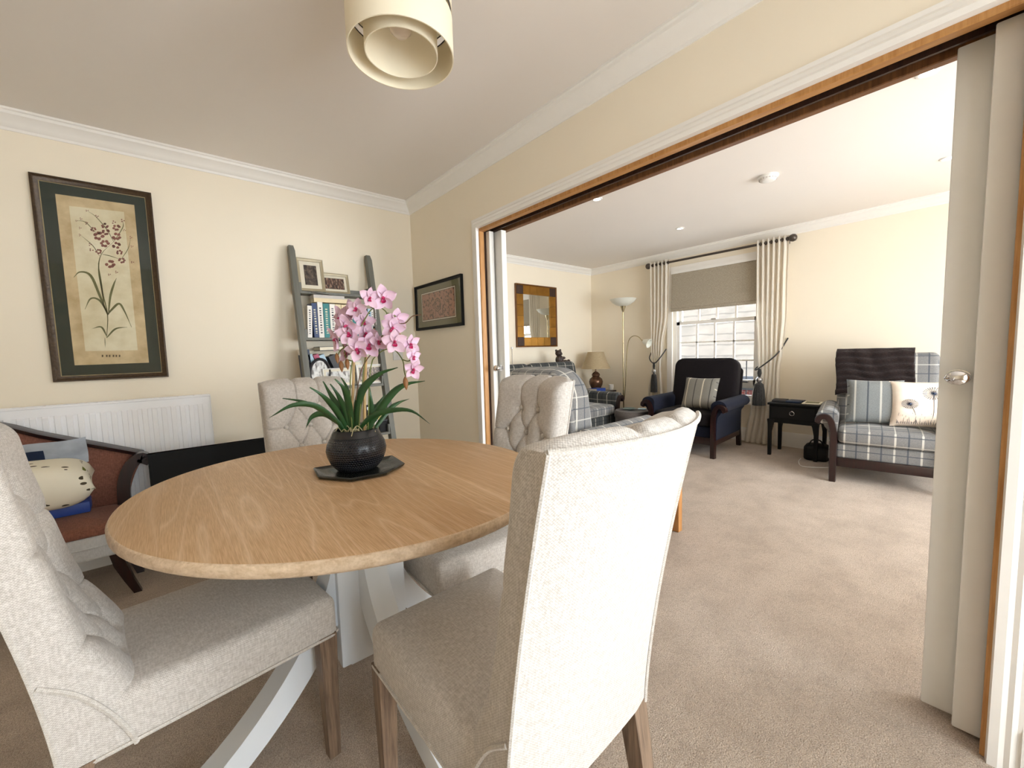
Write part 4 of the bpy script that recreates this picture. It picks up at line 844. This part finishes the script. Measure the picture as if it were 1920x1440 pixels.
for nm, x0, x1, z0, z1, ax in (('side_panel', -w2+.018, -w2+.135, -h2+.135, h2-.135, 0), ('side_panel', w2-.135, w2-.018, -h2+.135, h2-.135, 0), ('top_panel', -w2+.135, w2-.135, h2-.135, h2-.018, 1), ('bottom_panel', -w2+.135, w2-.135, -h2+.018, -h2+.135, 1)):
    bm = B(); n = 4
    for k in range(n):
        a, b = k/n, (k+1)/n
        if ax: bx(bm, x0+(x1-x0)*a+.001, x0+(x1-x0)*b-.001, -.024, -.002, z0, z1, .002, 1)
        else: bx(bm, x0, x1, -.024, -.002, z0+(z1-z0)*a+.001, z0+(z1-z0)*b-.001, .002, 1)
    mk(nm, bm, 'gold', mi, 30)
for sx in (-1, 1):
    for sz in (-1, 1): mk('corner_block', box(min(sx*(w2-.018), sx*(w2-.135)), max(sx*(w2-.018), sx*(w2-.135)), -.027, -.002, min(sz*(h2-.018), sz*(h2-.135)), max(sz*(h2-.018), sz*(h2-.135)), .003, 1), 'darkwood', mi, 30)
mk('glass', box(-w2+.134, w2-.134, -.012, -.004, -h2+.134, h2-.134), 'mirror', mi, 0)

# ------------------------------------------------------------------ show-wood seats
def cushion_back(w, h, th, cr, lean, x, z, crown=.03):
    b = slab(B(), h, w, -th/2, th/2, min(.045, th*.4), crown, cr, min(.045, th*.4), (h/2, 0), 7)
    # local: x up the back, y across, z thickness -> stand it up
    bmesh.ops.transform(b, matrix=TR(x, 0, z) @ RY(-PI/2-lean) , verts=b.verts); return b
def arm_profile():
    o = [(.0, .19), (.0, .40)]
    for k in range(13): a = math.radians(190-k*22); o.append((.068+.075*math.cos(a), .530+.062*math.sin(a)))
    return o+[(.085, .455), (.06, .42), (.052, .36), (.052, .19)]
WOODP = [(.022, 0), (.022, .18), (.022, .36), (.026, .43), (.040, .492), (.066, .530), (.098, .536), (.122, .518), (.126, .494), (.112, .486)]
def lounge(name, label, cat, loc, rz, Wi, n, fab, seatfab=None, D=.74, bh=.60, cr=.07, bth=.15, group=None, backfab=None, frontx=.33, lean=.20, bw=0.):
    t = thing(name, label, cat, loc, rz, group); seatfab = seatfab or fab; backfab = backfab or fab
    xb = frontx-D
    mk('seat_base', box(xb+.10, frontx-.035, -Wi/2-.002, Wi/2+.002, .195, .315, .018, 3), fab, t, 50)
    mk('front_rail', box(frontx-.055, frontx-.02, -Wi/2-.01, Wi/2+.01, .125, .20, .006, 2), 'mahogany', t, 30); mk('rear_rail', box(xb+.02, xb+.055, -Wi/2-.03, Wi/2+.03, .14, .42, .005, 1), 'mahogany', t, 30)
    for k in range(n):
        w = Wi/n; cy_ = -Wi/2+w*(k+.5)
        mk('seat_cushion', slab(B(), frontx-xb-.20, w-.006, .318, .445, .04, .028, .05, .04, ((frontx+xb+.20)/2, cy_), 6, .0), seatfab, t, 60)
        b = cushion_back(w-.008+bw, bh, bth, cr, lean, xb+.20, .375); bmesh.ops.transform(b, matrix=TR(0, cy_, 0), verts=b.verts); mk('back_cushion', b, backfab, t, 60)
    b = cushion_back(Wi+bw, bh-.06, .05, .05, lean, xb+.095, .33, .0); mk('back_panel', b, backfab, t, 50)
    for s in (-1, 1):
        bm = prism(B(), [(s*(Wi/2+y), z) for y, z in arm_profile()], 'x', xb+.06, frontx-.012); a = mk('arm', bm, fab, t, 40)
        bm = B(); rings = []; path = bezier([(0, s*(Wi/2+y), z) for y, z in WOODP], 36)
        for i, p in enumerate(path):
            T = (path[min(i+1, len(path)-1)]-path[max(i-1, 0)]).normalized(); nn = Vector((0, T.z, -T.y)); w = .025 if i < len(path)-4 else .018
            rings.append([p+nn*w+Vector((frontx-.024, 0, 0)), p-nn*w+Vector((frontx-.024, 0, 0)), p-nn*w*.8+Vector((frontx+.020, 0, 0)), p+nn*w*.8+Vector((frontx+.020, 0, 0))])
        mk('arm_front', ringloft(bm, rings), 'mahogany', t, 50)
        mk('side_rail', box(xb+.05, frontx-.02, s*(Wi/2+.026)-.02, s*(Wi/2+.026)+.02, .13, .195, .005, 1), 'mahogany', t, 30)
        bm = B(); y = s*(Wi/2+.026); ringloft(bm, [[Vector((xb+.05+o+a*.022, y+b_*.022, z)) for a, b_ in ((-1, -1), (1, -1), (1, 1), (-1, 1))] for z, o in ((0, -.03), (.2, 0), (.44, 0))]); mk('leg', bm, 'mahogany', t, 30)
    return t
GA = 'show-wood lounge seats'
bl = lounge('armchair', 'dark navy chenille armchair with mahogany arms in front of the street window', 'armchair', (2.83, -1.07, 0), PI+.06, .62, 1, 'navy', 'navybrown', backfab='navybrown', bh=.635, cr=.10, D=.80, bth=.17, bw=.10)
ta = lounge('armchair', 'grey checked armchair with a dark fur throw over its back, beside the black side table', 'armchair', (2.871, -2.672, 0), PI+.17, .62, 1, 'tartan', bh=.675, cr=.05, D=.80, bth=.13, bw=.05)
so = lounge('sofa', 'charcoal checked sofa with mahogany arms under the gilt mirror', 'sofa', (1.76, .14, 0), -PI/2, 1.72, 2, 'tartan_dark', 'tartan', D=.82, bh=.62, cr=.07, bth=.17)
tb = lounge('armchair', 'pale grey checked armchair with a rounded back, seen from behind beyond the dining chair', 'armchair', (.855, -1.040, 0), .02, .735, 1, 'tartan', D=.83, bh=.60, cr=.20, bth=.20, lean=.16); tb.scale = (1.05, 1.05, 1.05)

# fur throw over the right-hand armchair: a soft sheet folded over the back
th = thing('fur_throw', 'dark brown ribbed fur throw folded over the back of the checked armchair', 'throw', (2.871, -2.672, 0), PI+.17)
lean = .20; xb = .33-.80
def thf(u, v):
    # v along the drape: front bottom -> over the top -> behind
    bl_, bt, h = .655+.022, .085, .0
    d = Vector((-math.sin(lean), 0, math.cos(lean))); nrm = Vector((math.cos(lean), 0, math.sin(lean))); o = Vector((xb+.20, 0, .375))
    y = -.345+.52*u + .006*math.sin(v*9); rib = .006*math.sin(v*PI*20)+.004*math.sin(u*23+v*11)
    L0, L1 = .40, .20; s = v*(L0+L1)
    if s < L0: p = o+d*(bl_-L0+s+.02*math.sin(u*9)*(1-v))+nrm*(.102+.012*0+rib)
    else:
        q = min(1, (s-L0)/L1); a = PI*min(1, q/.75); p = o+d*(bl_+.028*math.sin(a))+nrm*(.102*math.cos(a)+rib*math.cos(a)); p = p-d*max(0, q-.75)*.3
    p = p.copy(); p.y = y; return p
bm = B(); F = grid(bm, 40, 90, thf); 
def thb(u, v): p = thf(u, v); return p
mk('pelt', bm, 'fur', th, 80)
sol = th.children[0].modifiers.new('thick', 'SOLIDIFY'); sol.thickness = .012; sol.offset = 1
def cush(name, label, mat, loc, rz, lean, w, h, t, piping=None, grp=None):
    c = thing(name, label, 'cushion', loc, rz, grp); b = pillow(B(), w, h, t, 20, .05); uvbox(b)
    m = RY(-lean) @ RZ(0) @ Matrix(((0, 0, 1, 0), (1, 0, 0, 0), (0, 1, 0, 0), (0, 0, 0, 1))); bmesh.ops.transform(b, matrix=TR(0, 0, h/2*math.cos(lean)) @ m, verts=b.verts)
    mk('cover', b, mat, c, 70, keepuv=True); return c, TR(0, 0, h/2*math.cos(lean)) @ m
def loc_on(t, x, y, z): return (Matrix.Translation(t.location) @ RZ(t.rotation_euler.z)) @ Vector((x, y, z))
c, _ = cush('cushion', 'taupe cushion with cream stripes on the navy armchair', 'ticking', loc_on(bl, .085, .105, .472), bl.rotation_euler.z, .42, .36, .36, .13)
c, _ = cush('cushion', 'grey cushion with pale vertical stripes against the fur throw', 'bluegrey_ticking', loc_on(ta, .06, -.085, .472), ta.rotation_euler.z, .30, .36, .37, .13)
c, mm = cush('cushion', 'blush cushion painted with two dandelion clocks next to the sliding door leaf', 'dandelion', loc_on(ta, .095, .190, .472), ta.rotation_euler.z+.06, .34, .37, .37, .13)
def onp(u, v): a, b = u*2-1, v*2-1; e = (max(0, 1-a**4)*max(0, 1-b**4))**.55; return mm @ Vector((a*.185, b*.185, .065*e+.002))
bm = B(); rnd = random.Random(2)
for cu_, cv, r, foot in ((.30, .46, .13, .40), (.66, .70, .17, .60)):
    tube(bm, bezier([onp(foot, .08), onp((foot+cu_)/2+.02, .3), onp(cu_, cv)], 8), .0013, 4)
    for k in range(26):
        a = 2*PI*k/26; tube(bm, [onp(cu_, cv), onp(cu_+r*.55*math.cos(a), cv+r*.45*math.sin(a)), onp(cu_+r*math.cos(a), cv+r*.8*math.sin(a))], [.0012, .0009, .0020], 4)
    tube(bm, [onp(cu_-.022, cv), onp(cu_, cv+.004), onp(cu_+.022, cv)], [.003, .008, .003], 8)
for k in range(26):
    u = .1+.8*k/25; tube(bm, [onp(u, .05), onp(u+rnd.uniform(-.04, .04), .12+rnd.uniform(0, .16))], [.0016, .0006], 4)
mk('dandelion_print', bm, 'deepblue', c)
# bronze bear figure on the sofa back
t = thing('teddy_bear', 'small dark teddy bear figure lounging on top of the sofa back', 'ornament', loc_on(so, -.40, -.0, 0)); bp_ = at(1050, 679, 'y', .62); t.location = (bp_.x-.03, .60, .948); t.scale = (1.5, 1.5, 1.5)
def ball(bm, c, r, s=(1, 1, 1)): rr = bmesh.ops.create_uvsphere(bm, u_segments=14, v_segments=9, radius=r); bmesh.ops.transform(bm, matrix=TR(*c) @ Matrix.Diagonal((*s, 1)), verts=rr['verts'])
bm = B(); ball(bm, (0, 0, .045), .040, (1, .9, 1.1)); ball(bm, (.055, -.02, .022), .022, (1.7, .9, .9)); ball(bm, (.07, .025, .02), .020, (1.6, .9, .9)); ball(bm, (-.035, -.025, .05), .016, (1, 1, 1.8)); ball(bm, (.04, -.01, .06), .015, (1.7, 1, .9)); ball(bm, (.10, -.02, .028), .017)
mk('body', bm, 'bear', t, 80)
bm = B(); ball(bm, (-.015, -.004, .105), .030, (1.05, 1, .95)); ball(bm, (-.010, -.030, .098), .013); ball(bm, (-.042, 0, .128), .012, (1, .6, 1)); ball(bm, (.012, 0, .130), .012, (1, .6, 1)); mk('head', bm, 'bear', t, 80)

# ------------------------------------------------------------------ corner lamp table, lamp, books
lt = thing('lamp_table', 'small dark table in the lounge corner under the ginger-jar lamp', 'table', (3.20, .62, 0))
mk('tabletop', box(-.23, .23, -.24, .24, .505, .53, .006, 2), 'mahogany', lt, 30); mk('apron', box(-.21, .21, -.21, .21, .43, .505), 'mahogany', lt, 0)
for x in (-.19, .19):
    for y in (-.19, .19): mk('leg', box(x-.018, x+.018, y-.018, y+.018, 0, .44, .003, 1), 'mahogany', lt, 30)
la = thing('table_lamp', 'bronze ginger-jar table lamp with a pleated beige shade in the lounge corner', 'lamp', (3.25, .62, .53))
mk('base', lathe(B(), [(.06, 0), (.07, .008), (.062, .016), (.07, .03), (.098, .085), (.104, .13), (.092, .17), (.062, .195), (.05, .21), (.062, .222), (.058, .245), (.035, .268), (.014, .28), (.012, .32), (.001, .325)], 36), 'jar', la, 50)
bm = B(); n = 64
def shring(r, z): return [Vector(((r+.0015*(k % 2))*math.cos(2*PI*k/n), (r+.0015*(k % 2))*math.sin(2*PI*k/n), z)) for k in range(n)]
ringloft(bm, [shring(.215, .325), shring(.17, .42), shring(.118, .575), shring(.115, .575), shring(.166, .42), shring(.211, .325), shring(.215, .325)], False, False); mk('shade', bm, 'lampshade', la, 25)
bm = B(); tube(bm, [(.012, 0, .32), (.012, 0, .50)], .006, 8); tube(bm, [(-.116, 0, .57), (.116, 0, .57)], .003, 6); mk('fitting', bm, 'brass', la)
book('royal-blue hardback lying by the ginger-jar lamp', 3.02, .47, .5305, .02, .02, .02, 'bluebox', 0) if 0 else None
t = thing('book', 'royal-blue hardback lying at the foot of the ginger-jar lamp', 'book', (2.985, .40, .5305), 0, 'books on the lamp table'); bm = B(); bx(bm, 0, .20, 0, .14, 0, .003); bx(bm, 0, .20, 0, .14, .045, .048); bx(bm, 0, .20, -.003, 0, 0, .048); mk('cover', bm, 'bluebox', t, 0); mk('pages', box(.003, .197, 0, .137, .003, .045), 'pages', t, 0)
t = thing('mug', 'small white cup on the lamp table beyond the sofa arm', 'cup', (3.42, .47, .5305)); mk('body', lathe(B(), [(.028, 0), (.034, .01), (.036, .08), (.033, .08), (.030, .012), (.001, .010)], 20), 'alarm', t); mk('handle', tube(B(), bezier([(.034, 0, .065), (.058, 0, .06), (.058, 0, .03), (.033, 0, .022)], 10), .004, 6), 'alarm', t)

# ------------------------------------------------------------------ floor lamp
fb = at(1175, 770, 'x', 3.33); FX, FY = 3.33, .19
fl = thing('floor_lamp', 'brass uplighter floor lamp with a bowl shade and bent reading arm beside the curtain', 'lamp', (FX, FY, 0))
mk('base', lathe(B(), [(.13, 0), (.13, .012), (.11, .02), (.02, .03), (.012, .05), (.001, .05)], 36), 'brass', fl); mk('pole', tube(B(), [(0, 0, .04), (0, 0, 1.69)], .0095, 12), 'brass', fl)
mk('cup', lathe(B(), [(.010, 1.66), (.018, 1.68), (.040, 1.745), (.043, 1.755), (.001, 1.75)], 24), 'brass', fl)
mk('bowl_shade', lathe(B(), [(.035, 1.742), (.10, 1.762), (.155, 1.800), (.185, 1.842), (.181, 1.844), (.15, 1.806), (.10, 1.770), (.03, 1.752)], 40, cap0=False, cap1=False), 'frost', fl, 60)
gp = [(0.0, -.014, .42), (0.0, -.030, .60), (0, -.055, 1.0), (0, -.070, 1.17), (0, -.10, 1.27), (0, -.17, 1.315), (0, -.25, 1.295), (0, -.305, 1.24)]
mk('reading_arm', tube(B(), bezier(gp, 40), .0062, 8), 'brass', fl)
bm = B(); lathe(bm, [(.012, 0), (.018, .012), (.028, .03)], 20); sh = lathe(B(), [(.022, .015), (.034, .04), (.052, .085), (.064, .115), (.060, .115), (.048, .085), (.028, .04)], 24, cap0=False, cap1=False)
m_ = TR(0, -.305, 1.245) @ RX(math.radians(180-68)); bmesh.ops.transform(bm, matrix=m_, verts=bm.verts); bmesh.ops.transform(sh, matrix=m_, verts=sh.verts); mk('arm_socket', bm, 'brass', fl); mk('arm_shade', sh, 'frost', fl, 60)

# ------------------------------------------------------------------ pouf and things on it
po = thing('pouf', 'round grey upholstered storage pouf between the sofa and the navy armchair', 'pouf', (2.62, -.42, 0))
mk('body', lathe(B(), [(.195, .012), (.20, .02), (.203, .31), (.001, .31)], 40), 'pouf', po, 50); mk('lid', lathe(B(), [(.207, .312), (.213, .32), (.213, .375), (.20, .395), (.10, .402), (.001, .404)], 40), 'pouf', po, 50); mk('base_ring', lathe(B(), [(.19, 0), (.19, .014), (.001, .014)], 32), 'black', po)
t = thing('dish', 'shallow teal glass dish on the round pouf', 'dish', (2.56, -.42, .404)); mk('bowl', lathe(B(), [(.03, 0), (.05, .004), (.085, .018), (.083, .020), (.05, .008), (.001, .006)], 28), 'greydish', t)
t = thing('coaster', 'pale square coaster beside the dish on the pouf', 'coaster', (2.70, -.50, .4035), .4); mk('tile', box(-.045, .045, -.045, .045, 0, .008, .002, 1), 'skybook', t); mk('cork', box(-.043, .043, -.043, .043, -.0005, .001), 'tanbook', t, 0)

# ------------------------------------------------------------------ oak occasional table glimpsed past the dining chair
ot = thing('oak_table', 'low oak occasional table mostly hidden behind the dining chair turned away from us', 'table', (.51, -1.80, 0))
mk('tabletop', box(-.235, .235, -.215, .215, .40, .425, .006, 2), 'oak', ot, 30)
for x in (-.205, .205):
    for y in (-.185, .185): mk('leg', box(x-.022, x+.022, y-.022, y+.022, 0, .40, .003, 1), 'oak', ot, 30)
bm = B()
for y in (-.185, .185): bx(bm, -.19, .19, y-.01, y+.01, .34, .40)
for x in (-.205, .205): bx(bm, x-.01, x+.01, -.17, .17, .34, .40)
mk('apron', bm, 'oak', ot, 0)

# ------------------------------------------------------------------ black side table with drawer
sd = thing('side_table', 'black side table with one ring-pulled drawer between the curtain and the checked armchair', 'table', (3.23, -1.957, 0))
mk('carcase', box(-.165, .165, -.205, .205, .37, .525), 'black', sd, 0); mk('tabletop', box(-.18, .18, -.22, .22, .525, .548, .005, 2), 'black', sd, 30)
dr = mk('drawer', box(-.176, -.165, -.19, .19, .395, .515, .003, 1), 'black', sd, 30)
pts = [Vector((-.186, .020*math.cos(2*PI*k/20), .452+.020*math.sin(2*PI*k/20))) for k in range(21)]; bm = tube(B(), pts, .003, 6); ball(bm, (-.180, 0, .472), .007); h_ = mk('ring_pull', bm, 'silver', dr)
bm = B(); 
for yy_ in (-1, 1): pass
bx(bm, -.165, .165, -.195, .195, .345, .372); mk('apron', bm, 'black', sd, 0)
for x in (-.158, .158):
    for y in (-.197, .197):
        bm = B(); sy = 1 if y > 0 else -1
        ringloft(bm, [[Vector((x+a*.016, y+b*.016*k_+sy*o, z)) for a, b in ((-1, -1), (1, -1), (1, 1), (-1, 1))] for z, k_, o in ((0, .85, .0), (.25, 1, 0), (.33, 1.5, -.006), (.375, 2.2, -.012))]); mk('leg', bm, 'black', sd, 40)
for k, (lab, cov, x, y, a, w, d, h) in enumerate((('dark folded spectacle case at the curtain end of the black side table', 'darkbook', -.02, .150, .1, .17, .12, .022), ('dark wallet-like notebook in the middle of the black side table', 'deepblue', -.01, .02, -.05, .17, .13, .018), ('pale magazine with a green picture on the black side table', 'cream', -.02, -.13, .08, .20, .15, .010))):
    t = thing(('case', 'notebook', 'magazine')[k], lab, ('case', 'notebook', 'magazine')[k], loc_on(sd, x, y, .5485), a)
    mk('cover', box(-w/2, w/2, -d/2, d/2, 0, h, min(.004, h*.3), 2), cov, t, 30)
    if k == 2: mk('cover_picture', box(-.07, .06, -.055, .055, h, h+.0008), 'olive', t, 0)
    else: mk('closing_band', box(-w*.06, w*.06, -d/2-.0008, d/2+.0008, -.0, h+.0008), 'black', t, 0)
bg = thing('handbag', 'black bag on the carpet under the side table by the armchair leg', 'bag', (3.18, -2.14, 0), .1)
mk('body', slab(B(), .20, .20, .0, .15, .035, .01, .05, .02), 'black', bg, 60); mk('strap', tube(B(), bezier([(-.05, -.06, .145), (-.06, -.03, .20), (-.06, .03, .20), (-.05, .06, .145)], 14), .006, 6), 'black', bg)
cb = tag(mk('cable', tube(B(), bezier([(3.10, -2.03, .004), (2.95, -2.05, .004), (2.80, -2.12, .004), (2.88, -2.26, .004), (3.0, -2.33, .004)], 30), .003, 6), 'alarm'), 'thin white cable looping on the carpet by the black bag', 'cable')

# ------------------------------------------------------------------ street window: frame, sashes, blind, curtains
wf = struct(mk('window_3', B(), 'white'))
bm = B(); f = .05
bx(bm, XW+.03, XW+.16, WY0, WY0+f, WZ0, WZ1); bx(bm, XW+.03, XW+.16, WY1-f, WY1, WZ0, WZ1); bx(bm, XW+.03, XW+.16, WY0, WY1, WZ1-f, WZ1); bx(bm, XW+.03, XW+.16, WY0, WY1, WZ0, WZ0+.03)
mk('frame', bm, 'white', wf, 0)
def sash(nm, x, z0, z1, rows, cols, br=.07):
    y0, y1 = WY0+f, WY1-f; bm = B(); s = .042
    bx(bm, x, x+.04, y0, y0+s, z0, z1); bx(bm, x, x+.04, y1-s, y1, z0, z1); bx(bm, x, x+.04, y0, y1, z0, z0+br); bx(bm, x, x+.04, y0, y1, z1-s, z1)
    for k in range(1, cols): y = y0+s+(y1-y0-2*s)*k/cols; bx(bm, x+.008, x+.032, y-.010, y+.010, z0, z1)
    for k in range(1, rows): z = z0+br+(z1-z0-br-s)*k/rows; bx(bm, x+.008, x+.032, y0, y1, z-.010, z+.010)
    sa = mk(nm, bm, 'white', wf, 0); mk('pane', box(x+.018, x+.022, y0+.02, y1-.02, z0+.02, z1-.02), 'glass', sa, 0); return sa
sash('lower_sash', XW+.035, .66, 1.475, 3, 4); sash('upper_sash', XW+.085, 1.44, WZ1-.05, 2, 4, .042); sash('bottom_light', XW+.06, WZ0+.03, .67, 1, 4, .04)
bm = B(); bx(bm, XW+.012, XW+.036, -.98, -.92, 1.475, 1.49); bx(bm, XW+.0, XW+.035, -1.36, -1.30, .70, .715); mk('sash_lock', bm, 'silver', wf, 0)
mk('window_board', box(XW-.06, XW+.05, WY0-.05, WY1+.05, WZ0-.028, WZ0, .006, 2), 'white', wf, 30)
bm = B(); bx(bm, XW-.018, XW, WY0-.06, WY0+.01, WZ0, WZ1+.0); bx(bm, XW-.018, XW, WY1-.01, WY1+.06, WZ0, WZ1); bx(bm, XW-.02, XW, WY0-.06, WY1+.06, WZ1-.01, WZ1+.065); mk('architrave', bm, 'white', wf, 0)
rb = thing('roman_blind', 'taupe roman blind drawn halfway up over the street window', 'blind', (XW-.022, (WY0+WY1)/2, 0))
w2 = (WY1-WY0)/2-.012
def blf(pts, hw):
    bm = B(); ringloft(bm, [[Vector((x, -hw, z)) for x, z in pts], [Vector((x, hw, z)) for x, z in pts]]); return bm
mk('headrail', box(-.03, .0, -w2, w2, WZ1-.035, WZ1+.0), 'white', rb, 0)
mk('panel', blf([(-.012, WZ1-.03), (-.016, 1.9), (-.022, 1.74), (-.020, 1.735), (-.006, 1.74), (-.006, WZ1-.03)], w2), 'blind', rb, 0)
mk('fold', blf([(-.020, 1.765), (-.034, 1.70), (-.040, 1.655), (-.034, 1.645), (-.012, 1.65), (-.010, 1.76)], w2), 'blind', rb, 0); mk('fold', blf([(-.030, 1.66), (-.042, 1.632), (-.040, 1.612), (-.018, 1.612), (-.012, 1.65)], w2), 'blind', rb, 0)
XR = XW-.105; ZR = 2.258
rod = thing('curtain_rod', 'bronze curtain pole with ball ends above the street window', 'curtain rod', (XR, -.965, ZR))
mk('pole', tube(B(), [(0, -.80, 0), (0, .80, 0)], .0135, 14), 'rod', rod)
for s in (-1, 1):
    o = mk('finial', lathe(B(), [(.0145, -.02), (.018, -.012), (.014, 0), (.018, .006), (.033, .018), (.040, .042), (.034, .066), (.018, .078), (.001, .081)], 24), 'rod', rod, 60)
    o.location = (0, s*.80, 0); o.rotation_euler = (-s*PI/2, 0, 0)
    bm = tube(B(), [(0, s*.77, 0), (.06, s*.77, -.0), (XW-XR-.001, s*.77, 0)], .008, 8); bx(bm, XW-XR-.008, XW-XR-.001, s*.77-.02, s*.77+.02, -.035, .035); mk('bracket', bm, 'rod', rod)
def curtain(label, keys, nf, seed, grp):
    t = thing('curtain', label, 'curtain', (XR, 0, 0), 0, grp); ks = sorted(keys)
    def interp(z):
        for a, b in zip(ks, ks[1:]):
            if z <= b[0]:
                s = (z-a[0])/(b[0]-a[0]); s = s*s*(3-2*s); return [a[i]+(b[i]-a[i])*s for i in range(1, 4)]
        return list(ks[-1][1:])
    z0, z1 = ks[0][0], ks[-1][0]
    def f(u, v):
        z = z0+(z1-z0)*v; y0, y1, am = interp(z); ph = u*2*PI*nf+.5*math.sin(seed+v*2.3)*(1-v)
        return Vector((am*math.sin(ph)+.25*am*math.sin(ph*.5+seed+v*3)*(1-v), y0+(y1-y0)*u+.006*math.sin(ph*1.0+1)*(1-v)+.012*math.sin(v*9+u*5)*(1-v)*(am/.03), z))
    bm = B(); grid(bm, 110, 60, f, lambda u, v: (u*1.2, v*2.25)); c = mk('drape', bm, 'curtain', t, 80, keepuv=True)
    m = c.modifiers.new('cloth', 'SOLIDIFY'); m.thickness = .003; m.offset = 0
    for k in range(nf*2):
        u = (k+.5)/(nf*2); y0, y1, am = interp(ZR); y = y0+(y1-y0)*u
        e = mk('eyelet', tube(B(), [Vector((.019*math.cos(2*PI*q/16), .0, .019*math.sin(2*PI*q/16))) for q in range(17)], .004, 6), 'rod', t); e.location = (0, y, ZR)
    return t
GC = 'ivory curtains at the street window'
cr_ = curtain('ivory curtain tied back beside the black side table', [(.012, -1.76, -1.37, .020), (.45, -1.73, -1.44, .018), (.88, -1.72, -1.505, .016), (1.05, -1.74, -1.50, .018), (1.5, -1.77, -1.47, .022), (2.30, -1.775, -1.465, .024)], 6, 1.0, GC)
cl_ = curtain('ivory curtain tied back beside the brass floor lamp', [(.012, -.34, -.08, .018), (.5, -.34, -.12, .016), (.93, -.305, -.185, .014), (1.15, -.34, -.165, .018), (1.6, -.42, -.15, .020), (2.30, -.425, -.15, .022)], 5, 2.3, GC)
def tieback(label, rope, knot, s, grp):
    t = thing('tieback', label, 'curtain tieback', knot, 0, grp); K = Vector(knot)
    bm = B(); P = [Vector(p)-K for p in rope]; c = bezier(P, 30); tube(bm, c, .0075, 8); mk('rope', bm, 'tassel', t, 60)
    bm = lathe(B(), [(.012, 0), (.018*s, -.02), (.022*s, -.05), (.014*s, -.085), (.012*s, -.10)], 16); mk('knot', bm, 'tassel', t, 60)
    mk('collar', lathe(B(), [(.014*s, -.09), (.032*s, -.11), (.034*s, -.13), (.020*s, -.15), (.016*s, -.16)], 18), 'silver', t, 60)
    bm = B(); n = 30; ringloft(bm, [[Vector((r*(1+.10*(k % 2))*math.cos(2*PI*k/n)*s, r*(1+.10*(k % 2))*math.sin(2*PI*k/n)*s, z)) for k in range(n)] for r, z in ((.018, -.155), (.040, -.175), (.050, -.24*1), (.058, -.34), (.060, -.41))]); mk('fringe', bm, 'tassel', t, 20)
    return t
hk = at(1477, 634, 'x', XW-.01)
GT = 'tasselled curtain tiebacks'
tieback('grey rope tieback with a big tassel hanging before the black side table', [(XW-.004, hk.y, hk.z), (XR-.0, hk.y+.035, hk.z-.12), (XR-.06, -1.67, 1.0), (XR-.075, -1.56, .90), (XR-.07, -1.505, .862), (XR-.02, -1.49, .88), (XW-.03, -1.56, .96)], (XR-.080, -1.545, .875), 1.0, GT)
tieback('grey rope tieback with a tassel on the curtain by the floor lamp', [(XW-.006, -.12, 1.10), (XR-.045, -.165, 1.0), (XR-.055, -.235, .93), (XR-.045, -.31, .99), (XW-.03, -.345, 1.12)], (XR-.068, -.245, .945), .70, GT)

# ------------------------------------------------------------------ the street outside the window
nb = thing('neighbour_house', 'house across the street with pale tiled roof seen through the street window', 'house', (9.5, -2.5, -3.0))
mk('wall', box(0, 4, -9, 9, 0, 3.35), 'brick', nb, 0); mk('render_band', box(-.03, 0, -9, 9, 3.0, 3.35), 'dust', nb, 0)
bm = B(); prism(bm, [(-.35, 3.32), (3.6, 7.6), (4.4, 7.6), (4.4, 3.32)], 'y', -9.2, 9.2); rf = mk('roof', bm, 'tile', nb, 0)
mk('gutter', box(-.48, -.33, -9.2, 9.2, 3.22, 3.38), 'gutter', nb, 0)
for y in (-3.2, .6, 3.2):
    w = mk('window', frame_bm(-.5, .5, 0, 1.1, .07, .05), 'white', nb, 0); w.location = (-.02, y, 1.4); w.rotation_euler = (0, 0, -PI/2); mk('pane', box(-.45, .45, -.02, -.012, .05, 1.05), 'gutter', w, 0)
ra2 = thing('balcony_railing', 'black iron railing outside the street window', 'railing', (XW+.42, -.955, 0)); bm = B()
bx(bm, -.010, .010, -.75, .75, .945, .960); bx(bm, -.010, .010, -.75, .75, .40, .42); mk('rail', bm, 'rail', ra2, 0)
for k in range(13): y = -.72+1.44*k/12; bm = B(); bx(bm, -.005, .005, y-.005, y+.005, .40, .96); mk('baluster', bm, 'rail', ra2, 0)
mk('bracket', box(-.22, .012, -.75, -.73, .38, .42), 'rail', ra2, 0); mk('bracket', box(-.22, .012, .73, .75, .38, .42), 'rail', ra2, 0)
